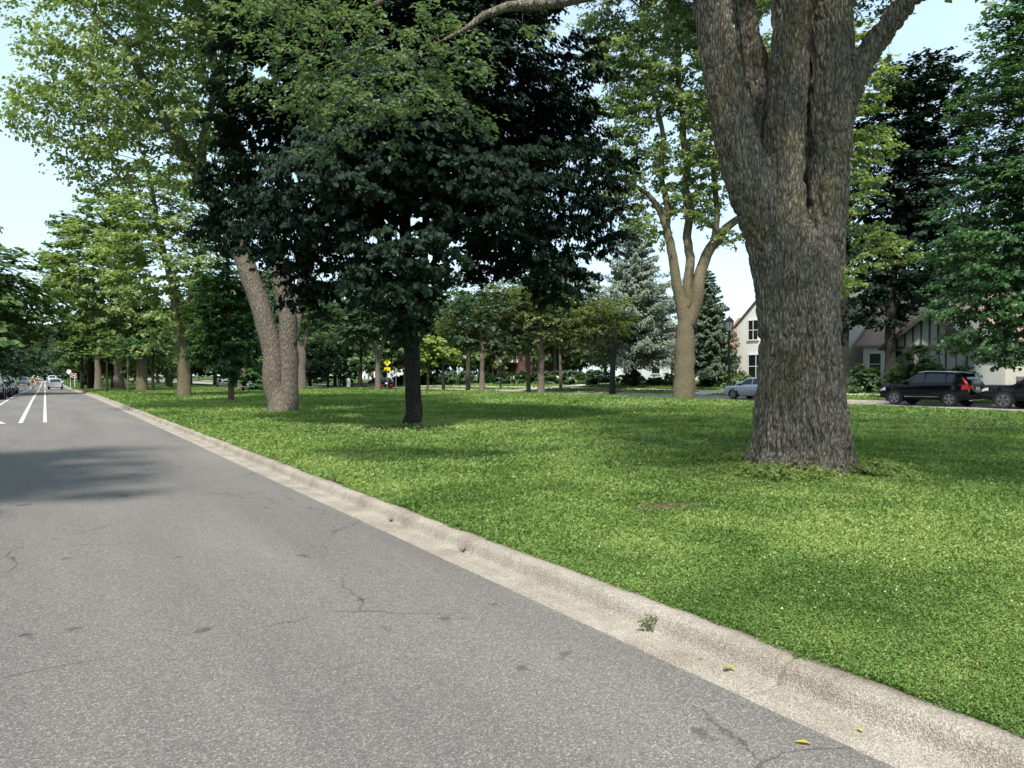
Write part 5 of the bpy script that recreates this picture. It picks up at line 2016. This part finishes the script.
    if spec.get('rails'):
        rl = MB()
        for side in (1, -1):
            pts = []
            for x in np.linspace(cr + .25, cf - .85, 8):
                y, z = pt(x, 4.6)
                pts.append((x, side * y, z + .045))
            rl.tube(pts, .018, 6)
        rl.build("roof_rail", M_CHROME, t)
    if spec.get('spoiler'):
        y, z = pt(cr + .05, 5)
        MB().prism([(cr - .20, z + .0), (cr + .3, z + .02), (cr + .3, z + .06), (cr - .20, z + .045)], 'y', -y, y).build("spoiler", body_m, t, bevel=.01)
    return t


def park(t, x, y, rz):
    t.location = (x, y, float(np.interp(x, [-4, 29.8, 30], [0, 0, SZ])) + float(dip(y)))
    t.rotation_euler = (0, 0, rz)


UP = math.pi / 2      # nose towards +Y
DN = -math.pi / 2
P_BLACK = paint("paint_black", (.0025, .003, .004), .25, .12, .0, .2)
P_NAVY = paint("paint_navy", (.004, .006, .011), .25, .12, .0, .2)
P_SILVER = paint("paint_silver", (.42, .45, .48), .8, .3, .5)
P_WHITE = paint("paint_white", (.72, .73, .74), .8, .3, 0)
P_GREY = paint("paint_grey", (.12, .125, .13), .8, .3, .3)
P_PALE = paint("paint_pale_blue", (.50, .56, .62), .8, .3, .3)

SUV_BELT = [(-2.215, .80), (-2.20, 1.02), (-2.05, 1.10), (-1.2, 1.09), (1.0, 1.02), (1.7, .97), (2.05, .90), (2.18, .78), (2.215, .70)]
SUV_ROOF = [(-2.215, .82), (-2.17, 1.10), (-1.98, 1.36), (-1.82, 1.53), (-1.5, 1.60), (-.6, 1.645), (.0, 1.63), (.35, 1.56), (1.12, 1.08), (1.3, 1.02)]
suv = make_car("black compact crossover with red upright tail lamps parked across the street", P_BLACK, 4.43, 1.87, SUV_BELT, SUV_ROOF, .345, (-1.33, 1.37), (-1.82, 1.12),
               dict(sill=.30, clad=True, tail='tall', skid=True, spoiler=True, rails=True, arake=.74, rrake=.24, div=[-1.15, -.12, 1.12], rplate=.78))
park(suv, 38.72, 19.6, UP)
suv.scale = (1.02, 1.0, 1.06)

PK_BELT = [(-2.6, .95), (-2.55, 1.08), (-1, 1.10), (1.0, 1.10), (1.6, 1.09), (2.3, 1.04), (2.5, .95), (2.6, .80)]
PK_ROOF = [(-2.6, .97), (-2.5, 1.12), (-2.3, 1.45), (-2.0, 1.72), (-1.2, 1.78), (-.2, 1.78), (.4, 1.70), (1.15, 1.14), (1.3, 1.10)]
pk = make_car("dark navy sport utility behind the black crossover, cut off by the photo edge", P_NAVY, 5.1, 1.98, PK_BELT, PK_ROOF, .39, (-1.55, 1.55), (-2.15, 1.15),
              dict(sill=.38, clad=True, arake=.7, rrake=.25, div=[-1.3, -.15, 1.15]))
park(pk, 38.6, 14.2, UP)

SD_BELT = [(-2.32, .72), (-2.28, .92), (-1.7, .95), (-.8, .93), (.9, .90), (1.6, .83), (2.1, .70), (2.28, .58), (2.32, .50)]
SD_ROOF = [(-2.32, .74), (-1.75, .97), (-1.5, 1.05), (-.85, 1.36), (-.3, 1.44), (.2, 1.42), (.55, 1.33), (1.25, .92), (1.4, .87)]
sd = make_car("silver saloon parked across the street, half hidden by the great furrowed trunk", P_SILVER, 4.64, 1.78, SD_BELT, SD_ROOF, .315, (-1.35, 1.38), (-1.45, 1.22),
              dict(sill=.24, arake=.68, rrake=.55, div=[-.75, -.08, 1.22], rplate=.75))
park(sd, 38.75, 30.35, UP)

hb = make_car("dark hatchback seen from behind through the forked trunk on the far street", P_BLACK, 4.2, 1.80, [(x * .95, z * .93) for x, z in SUV_BELT], [(x * .95, z * .92) for x, z in SUV_ROOF], .32, (-1.26, 1.3), (-1.72, 1.06),
              dict(sill=.26, arake=.7, rrake=.22, div=[-1.1, -.1, 1.06]))
p = spot(379.5, 380, 86)
park(hb, p.x, p.y, UP)

sl2 = dup(sd, (0, 0, 0), 0, 1, "pale grey saloon half hidden by trunks near the far yellow sign")
p = spot(226, 380, 100)
park(sl2, p.x, p.y, UP)

# oncoming car on the road and cars along the opposite kerb
CP_BELT = [(-2.0, .78), (-1.97, .95), (-1.2, .98), (.8, .95), (1.4, .90), (1.8, .80), (1.97, .66), (2.0, .58)]
CP_ROOF = [(-2.0, .80), (-1.93, 1.05), (-1.7, 1.32), (-1.3, 1.46), (-.5, 1.52), (.1, 1.49), (.45, 1.40), (1.2, .97), (1.35, .92)]
oc = make_car("pale compact car driving toward the photographer on the road", P_PALE, 4.0, 1.72, CP_BELT, CP_ROOF, .31, (-1.22, 1.28), (-1.68, 1.18), dict(sill=.26, arake=.72, rrake=.25, div=[-1.0, -.1, 1.18]), name="moving_car")
park(oc, 1.2, 119, DN)
wv = dup(oc, (0, 0, 0), 0, 1, "white van-like car far away on the road, above the pale compact")
for o in wv.children:
    if o.name.startswith("body"):
        o.data = o.data.copy()
        o.data.materials[0] = P_WHITE
wv.scale = (1.15, 1.1, 1.25)
park(wv, 1.6, 228, DN)
c1 = dup(suv, (0, 0, 0), 0, 1, "dark crossover with a pale bonnet, nearest of the cars along the opposite kerb")
park(c1, -3.1, 56.5, DN)
c2 = dup(hb, (0, 0, 0), 0, 1.04, "black car second in the line along the opposite kerb")
park(c2, -2.95, 63.0, DN)


def recolour(t, m):
    for o in t.children:
        if o.name.startswith(("body", "wing_mirror", "door_handles")) and o.data.materials[0] not in (M_CLAD,):
            o.data = o.data.copy()
            o.data.materials[0] = m


recolour(c1, P_GREY)
c3 = dup(oc, (0, 0, 0), 0, 1, "white car third in the line along the opposite kerb")
recolour(c3, P_WHITE)
park(c3, -2.95, 70.5, DN)
c4 = dup(sd, (0, 0, 0), 0, 1, "light saloon at the end of the line along the opposite kerb")
park(c4, -2.95, 78.0, DN)
c5 = dup(oc, (0, 0, 0), 0, 1.1, "white car parked beyond the zebra marking left of the cyclists")
recolour(c5, P_WHITE)
park(c5, -3.5, 168, DN)
#@@PART7
# ------------------------------------------------------------------ cyclists
M_SKIN = plain("skin", (.45, .27, .20), .6, var=.05)
M_HAIR = plain("hair_brown", (.05, .03, .02), .7)
M_SHIRTR = plain("shirt_coral", (.50, .13, .10), .8)
M_SHIRTW = plain("shirt_white", (.70, .68, .68), .8)
M_SHORTS = plain("shorts_dark", (.03, .03, .04), .8)


def skin_body(name, verts, edges, radii, mat, parent, root=0):
    me = bpy.data.meshes.new(name)
    me.from_pydata(verts, edges, [])
    o = bpy.data.objects.new(name, me)
    link(o, parent)
    o.modifiers.new("skin", 'SKIN')
    lay = me.skin_vertices.new() if not me.skin_vertices else me.skin_vertices[0]
    lay = me.skin_vertices[0]
    for i, r in enumerate(radii):
        lay.data[i].radius = (r, r)
        lay.data[i].use_root = (i == root)
    sb = o.modifiers.new("sub", 'SUBSURF')
    sb.levels = sb.render_levels = 2
    me.materials.append(mat)
    dg = bpy.context.evaluated_depsgraph_get()
    m2 = bpy.data.meshes.new_from_object(o.evaluated_get(dg))
    o.modifiers.clear()
    o.data = m2
    m2.materials.clear()
    m2.materials.append(mat)
    for p in m2.polygons:
        p.use_smooth = True
    return o


def bicycle(label, x, y, rz):
    t = thing("bicycle", label, 'bicycle', (x, y, float(dip(y))), rz, "bicycles ridden along the cycle lane")
    fr = MB()
    BB, ST_, HT, RW, FW = (-.05, 0, .29), (-.22, 0, .82), (.42, 0, .82), (-.50, 0, .34), (.55, 0, .34)
    for a, b_ in ((BB, ST_), (BB, (.45, 0, .70)), ((-.18, 0, .74), HT), (BB, RW), ((-.19, 0, .74), RW), ((.40, 0, .88), (.47, 0, .66)), ((.47, 0, .66), FW)):
        fr.tube([a, b_], .017, 6)
    fr.build("frame", M_IRON, t)
    for c in (RW, FW):
        w = MB()
        ring = [(c[0] + .33 * math.cos(a), 0, c[2] + .33 * math.sin(a)) for a in np.linspace(0, 2 * math.pi, 25)]
        w.tube(ring, .016, 6, cap=False)
        for k in range(8):
            a = 2 * math.pi * k / 8
            w.tube([c, (c[0] + .32 * math.cos(a), 0, c[2] + .32 * math.sin(a))], .003, 3)
        w.build("wheel", M_TYRE, t)
    MB().tube([(.40, -.28, .98), (.44, -.18, .96), (.42, 0, .93), (.44, .18, .96), (.40, .28, .98)], .014, 6).build("handlebar", M_IRON, t)
    MB().prism([(-.36, .05), (-.36, -.07), (-.1, -.02), (-.1, .02)], 'z', .83, .87).build("saddle", M_CLAD, t) if False else MB().box(-.36, -.1, -.06, .06, .83, .87).build("saddle", M_CLAD, t, bevel=.02)
    cr = MB().tube([(-.05, -.08, .29), (-.05, .08, .29)], .03, 8).tube([(-.05, .09, .29), (.06, .09, .16)], .012, 5).tube([(-.05, -.09, .29), (-.16, -.09, .42)], .012, 5)
    cr.box(.0, .12, .09, .19, .145, .165).box(-.22, -.10, -.19, -.09, .41, .43)
    cr.build("cranks", M_IRON, t)


def rider(label, x, y, rz, shirt):
    t = thing("person", label, 'person', (x, y, float(dip(y))), rz, "people cycling along the far lane")
    # joints: pelvis, spine, chest, neck, head base, head top
    v = [(-.20, 0, .93), (-.14, 0, 1.10), (-.03, 0, 1.32), (.02, 0, 1.44), (.05, 0, 1.54), (.06, 0, 1.66)]
    e = [(0, 1), (1, 2), (2, 3), (3, 4), (4, 5)]
    r = [.13, .125, .145, .06, .085, .085]

    def chain(src, pts, rad):
        a = src
        for p, q in zip(pts, rad):
            v.append(p)
            r.append(q)
            e.append((a, len(v) - 1))
            a = len(v) - 1
    for s in (1, -1):
        chain(2, [(0, .19 * s, 1.36), (.17, .24 * s, 1.16), (.37, .25 * s, 1.01), (.44, .25 * s, .99)], [.062, .048, .036, .036])
        if s > 0:
            chain(0, [(-.16, .10, .90), (.20, .12, .63), (.05, .12, .24), (.13, .13, .19)], [.098, .07, .046, .04])
        else:
            chain(0, [(-.16, -.10, .90), (.22, -.12, .78), (-.17, -.12, .50), (-.09, -.13, .45)], [.098, .07, .046, .04])
    skin_body("body", v, e, r, M_SKIN, t)
    top = [(-.19, 0, .97), (-.14, 0, 1.10), (-.03, 0, 1.32), (0, 0, 1.40), (0, .19, 1.36), (.10, .23, 1.24), (0, -.19, 1.36), (.10, -.23, 1.24)]
    skin_body("shirt", top, [(0, 1), (1, 2), (2, 3), (2, 4), (4, 5), (2, 6), (6, 7)], [.15, .143, .163, .085, .082, .07, .082, .07], shirt, t)
    sh = [(-.20, 0, .95), (-.16, .10, .90), (.04, .115, .76), (-.16, -.10, .90), (.06, -.115, .83)]
    skin_body("shorts", sh, [(0, 1), (1, 2), (0, 3), (3, 4)], [.145, .115, .09, .115, .09], M_SHORTS, t)
    MB().lathe([(.02, -.03), (.115, .0), (.118, .06), (.09, .12), (.03, .15)], (.045, 0, 1.60), 14).build("helmet", M_SHIRTW, t, smooth=True)
    face = MB()
    for s in (1, -1):
        face.box(.128, .142, s * .032 - .012, s * .032 + .012, 1.60, 1.612)
    face.build("eyes", M_BLK, t)
    MB().prism([(.12, 1.55), (.165, 1.56), (.125, 1.60)], 'y', -.012, .012).build("nose", M_SKIN, t)


bicycle("bicycle under the rider in the coral shirt", -1.5, 125, DN)
rider("person in a coral shirt and dark shorts cycling toward the photographer", -1.5, 125, DN, M_SHIRTR)
bicycle("bicycle under the smaller rider in the white shirt", -1.25, 172, DN)
rider("smaller person in a white shirt cycling behind the one in coral", -1.25, 172, DN, M_SHIRTW)

# ------------------------------------------------------------------ turf
M_GRASS = leafmat("turf_leaves", [(.095, .170, .040), (.185, .290, .078), (.32, .40, .13)], .34, .6, .15)

_r = [n for n in M_GRASS.node_tree.nodes if n.type == 'VALTORGB'][0]
_e = _r.color_ramp.elements.new(.97)
_e.color = (.36, .31, .15, 1)


def turf():
    rng = np.random.default_rng(400)
    N = 2_150_000
    d = np.exp(rng.uniform(math.log(1.9), math.log(95), N))
    ph = rng.uniform(math.radians(-43), math.radians(57), N)
    r = d * np.tan(ph)
    X = d * ST + r * CT
    Y = d * CT - r * ST
    near = (X > LAWN_L - .05 + .09 * (vnoise(np.stack([Y * 5, Y * 0, Y * 0], -1), 12) - .35)) & (X < LAWN_R - .05) & ~((Y > 96.9) & (Y < 100.3))
    far = (X > ST_R + .25) & (X < 60) & ~((X > 42.9) & (X < 44.5)) & ~((Y > 36) & (Y < 39.2) & (X < 50.6)) & ~((Y > 57.8) & (Y < 61.4) & (X < 50.6))
    ok = near | far
    # bare patches
    for (cx, cy, rx, ry) in BARE:
        q = np.hypot((X - cx) / (rx * 1.15), (Y - cy) / (ry * 1.6 + rx * .35))
        thin = np.clip((q - .25) / .9, .16, 1)
        ok &= rng.uniform(0, 1, N) < thin
    q = np.hypot(X - MAIN.x, Y - MAIN.y)
    ok &= q > .62
    # trodden thin track toward the far edge of the lawn
    X, Y, d = X[ok], Y[ok], d[ok]
    n = len(X)
    p3 = np.stack([X, Y, X * 0], -1)
    size = np.maximum(.0115, .0034 * d)
    size = np.minimum(size, .15) * rng.uniform(.6, 1.35, n)
    Z = zf(X, Y)
    hgt = np.minimum(.05, .022 + size * .5) * (.35 + .6 * fbm(p3 * .9, 3, 60) + 1.0 * vnoise(p3 * 6.5, 63) * (vnoise(p3 * 2.1, 64) + .25))
    # lower, thinner grass along the kerb edge
    C = np.stack([X, Y, Z + hgt * rng.uniform(.15, 1.05, n)], -1)
    blade = rng.uniform(0, 1, n) < (.30 + .35 * (fbm(p3 * .5, 2, 61) > .5))
    a = rng.uniform(0, 2 * math.pi, n)
    flatN = np.stack([rng.normal(0, .28, n), rng.normal(0, .28, n), np.ones(n)], -1)
    upN = np.stack([np.cos(a), np.sin(a), rng.normal(.25, .25, n)], -1)
    Nn = np.where(blade[:, None], upN, flatN)
    axf = np.stack([np.cos(a + 1.3), np.sin(a + 1.3), rng.normal(.1, .3, n)], -1)
    axb = np.stack([np.cos(a + 1.57) * .5, np.sin(a + 1.57) * .5, np.ones(n)], -1)
    Ax = np.where(blade[:, None], axb, axf)
    sz = np.where(blade, size * 1.35, size)
    V, Fc = leaf_quads(C, Nn, Ax, sz, width=.30, fold=.07)
    big = fbm(p3 * .33, 4, 70)
    sm = fbm(p3 * 1.7, 3, 75)
    tint = np.clip(.42 + .85 * (big - .5) + .8 * (sm - .5) + rng.normal(0, .17, n), 0, .9)
    tint[rng.uniform(0, 1, n) < .022] = 1.0     # dry blades
    o = link(bpy.data.objects.new("grass", arr_mesh("grass", V, Fc, M_GRASS, tint=tint)))
    tag(o, "short clover-rich grass covering the lawns on both sides of the street", 'grass', kind='stuff')
    # white clover heads
    M = 26000
    d = np.exp(rng.uniform(math.log(4), math.log(48), M))
    ph = rng.uniform(math.radians(-38), math.radians(39), M)
    r = d * np.tan(ph)
    X, Y = d * ST + r * CT, d * CT - r * ST
    pn = np.stack([X * .30, Y * .30, X * 0], -1)
    g = fbm(pn, 3, 80)
    dens = np.clip((g - .50) * 4, 0.015, 1) * np.clip((d - 7) / 14, .02, 1)
    ok = (X > LAWN_L + .3) & (X < LAWN_R - .2) & (rng.uniform(0, 1, M) < dens)
    X, Y, d = X[ok], Y[ok], d[ok]
    n = len(X)
    s = np.maximum(.008, .00062 * d) * rng.uniform(.7, 1.2, n)
    C = np.stack([X, Y, zf(X, Y) + .065 + .02 * rng.uniform(0, 1, n)], -1)
    oct_ = np.array([(1, 0, 0), (0, 1, 0), (-1, 0, 0), (0, -1, 0), (0, 0, 1), (0, 0, -1)], float)
    V = (C[:, None] + oct_[None] * s[:, None, None]).reshape(-1, 3)
    f8 = np.array([(0, 1, 4), (1, 2, 4), (2, 3, 4), (3, 0, 4), (1, 0, 5), (2, 1, 5), (3, 2, 5), (0, 3, 5)])
    Fc = (np.arange(n)[:, None, None] * 6 + f8[None]).reshape(-1, 3)
    o = link(bpy.data.objects.new("clover_flowers", arr_mesh("clover_flowers", V, Fc, M_PETAL, tint=np.repeat(rng.uniform(0, 1, n), 8))))
    tag(o, "tiny white clover heads dotted through the lawn", 'flowers', kind='stuff')


turf()


# weeds round the foot of the great trunk
def undergrowth():
    rng = np.random.default_rng(410)
    C, S = [], []
    for _ in range(420):
        a = rng.uniform(0, 2 * math.pi)
        rr = rng.uniform(.66, 1.0) + (.5 * rng.uniform() ** 2)
        x, y = MAIN.x + math.cos(a) * rr, MAIN.y + math.sin(a) * rr
        g = float(vnoise(np.array([[x * 1.7, y * 1.7, 0]]), 90)[0])
        if g < .36:
            continue
        hh = (.07 + .20 * (g - .3)) * rng.uniform(.6, 1.3) * (1.25 - .5 * (rr - .66))
        C.append((x, y, ZF(x, y) + hh * .6))
        S.append(hh)
    C = np.array(C)
    V, Fc, tint = clump_leaves(C, rng, 34, .10, .045, flat=.75, up=.8, out=.25, origin=(MAIN.x, MAIN.y, MAIN.z - .3), width=.34, droop=.2)
    o = link(bpy.data.objects.new("undergrowth", arr_mesh("undergrowth", V, Fc, LEAF['yellow'], tint=tint)))
    tag(o, "leafy weeds ringing the foot of the great furrowed trunk", 'weeds', kind='stuff')


undergrowth()


def weed(label, x, y, z, s, seed):
    rng = np.random.default_rng(seed)
    t = thing("weed", label, 'weed', (x, y, z))
    mb = MB()
    C = []
    for k in range(7):
        a = rng.uniform(0, 6.28)
        tip = Vector((math.cos(a) * s * .5, math.sin(a) * s * .5, s * rng.uniform(.5, 1)))
        mb.tube([(0, 0, -.01), tip * .5 + Vector((0, 0, s * .15)), tip], [.003, .002, .001], 4)
        C += [tuple(tip), tuple(tip * .6)]
    mb.build("stem", BARK['thin'], t)
    V, Fc, tint = clump_leaves(np.array(C), rng, 9, s * .25, s * .24, width=.22)
    link(bpy.data.objects.new("foliage", arr_mesh("foliage", V, Fc, LEAF['light'], tint=tint)), t)


def on_kerb(px, py, z):
    d = F * (H - z) / (py - HOR)
    return spot(px, py, d)


q = on_kerb(634, 632, .02)
weed("tuft of weed growing in the kerb joint at the gutter", KERB_F - .01, q.y, -.005, .085, 501)
q = on_kerb(379, 521, .02)
weed("small weed in the gutter further along the kerb", KERB_F + .0, q.y, -.005, .045, 502)
q = on_kerb(466, 549, .02)
weed("tiny weed sprout at the kerb foot between the two other gutter weeds", KERB_F + .0, q.y, -.005, .045, 503)

# fallen leaves
M_FALL = leafmat("fallen_leaf", [(.45, .38, .05), (.55, .46, .08), (.50, .42, .20)], .2)


def fallen(label, px, py, s, rot, n=1, z=.01):
    p = on_kerb(px, py, z)
    rng = np.random.default_rng(int(px))
    C = np.zeros((n, 3))
    C[:, 0] = np.arange(n) * s * .35
    C[:, 2] = .006
    V, Fc = leaf_quads(C, np.tile([.2, .1, 1.0], (n, 1)) + rng.normal(0, .2, (n, 3)), np.stack([np.cos(rot + np.arange(n) * 1.4), np.sin(rot + np.arange(n) * 1.4), np.zeros(n)], -1), np.full(n, s), width=.24, fold=.1)
    o = link(bpy.data.objects.new("fallen_leaf", arr_mesh("fallen_leaf", V, Fc, M_FALL, tint=rng.uniform(0, 1, n))))
    o.location = (p.x, p.y, z)
    tag(o, label, 'leaf', "yellow leaves fallen by the kerb")


fallen("pair of yellow leaflets lying in the gutter", 727, 671, .075, .4, 2, .004)
fallen("single yellow leaf on the asphalt near the gutter edge", 805, 746, .07, 2.3, 1, .002)
fallen("small pale leaf scrap in the gutter, nearest the bottom of the photo", 862, 733, .04, 1.0, 1, .0)
fallen("small pale leaf scrap in the gutter just past the kerb weed", 701, 660, .035, 2.0, 1, .002)
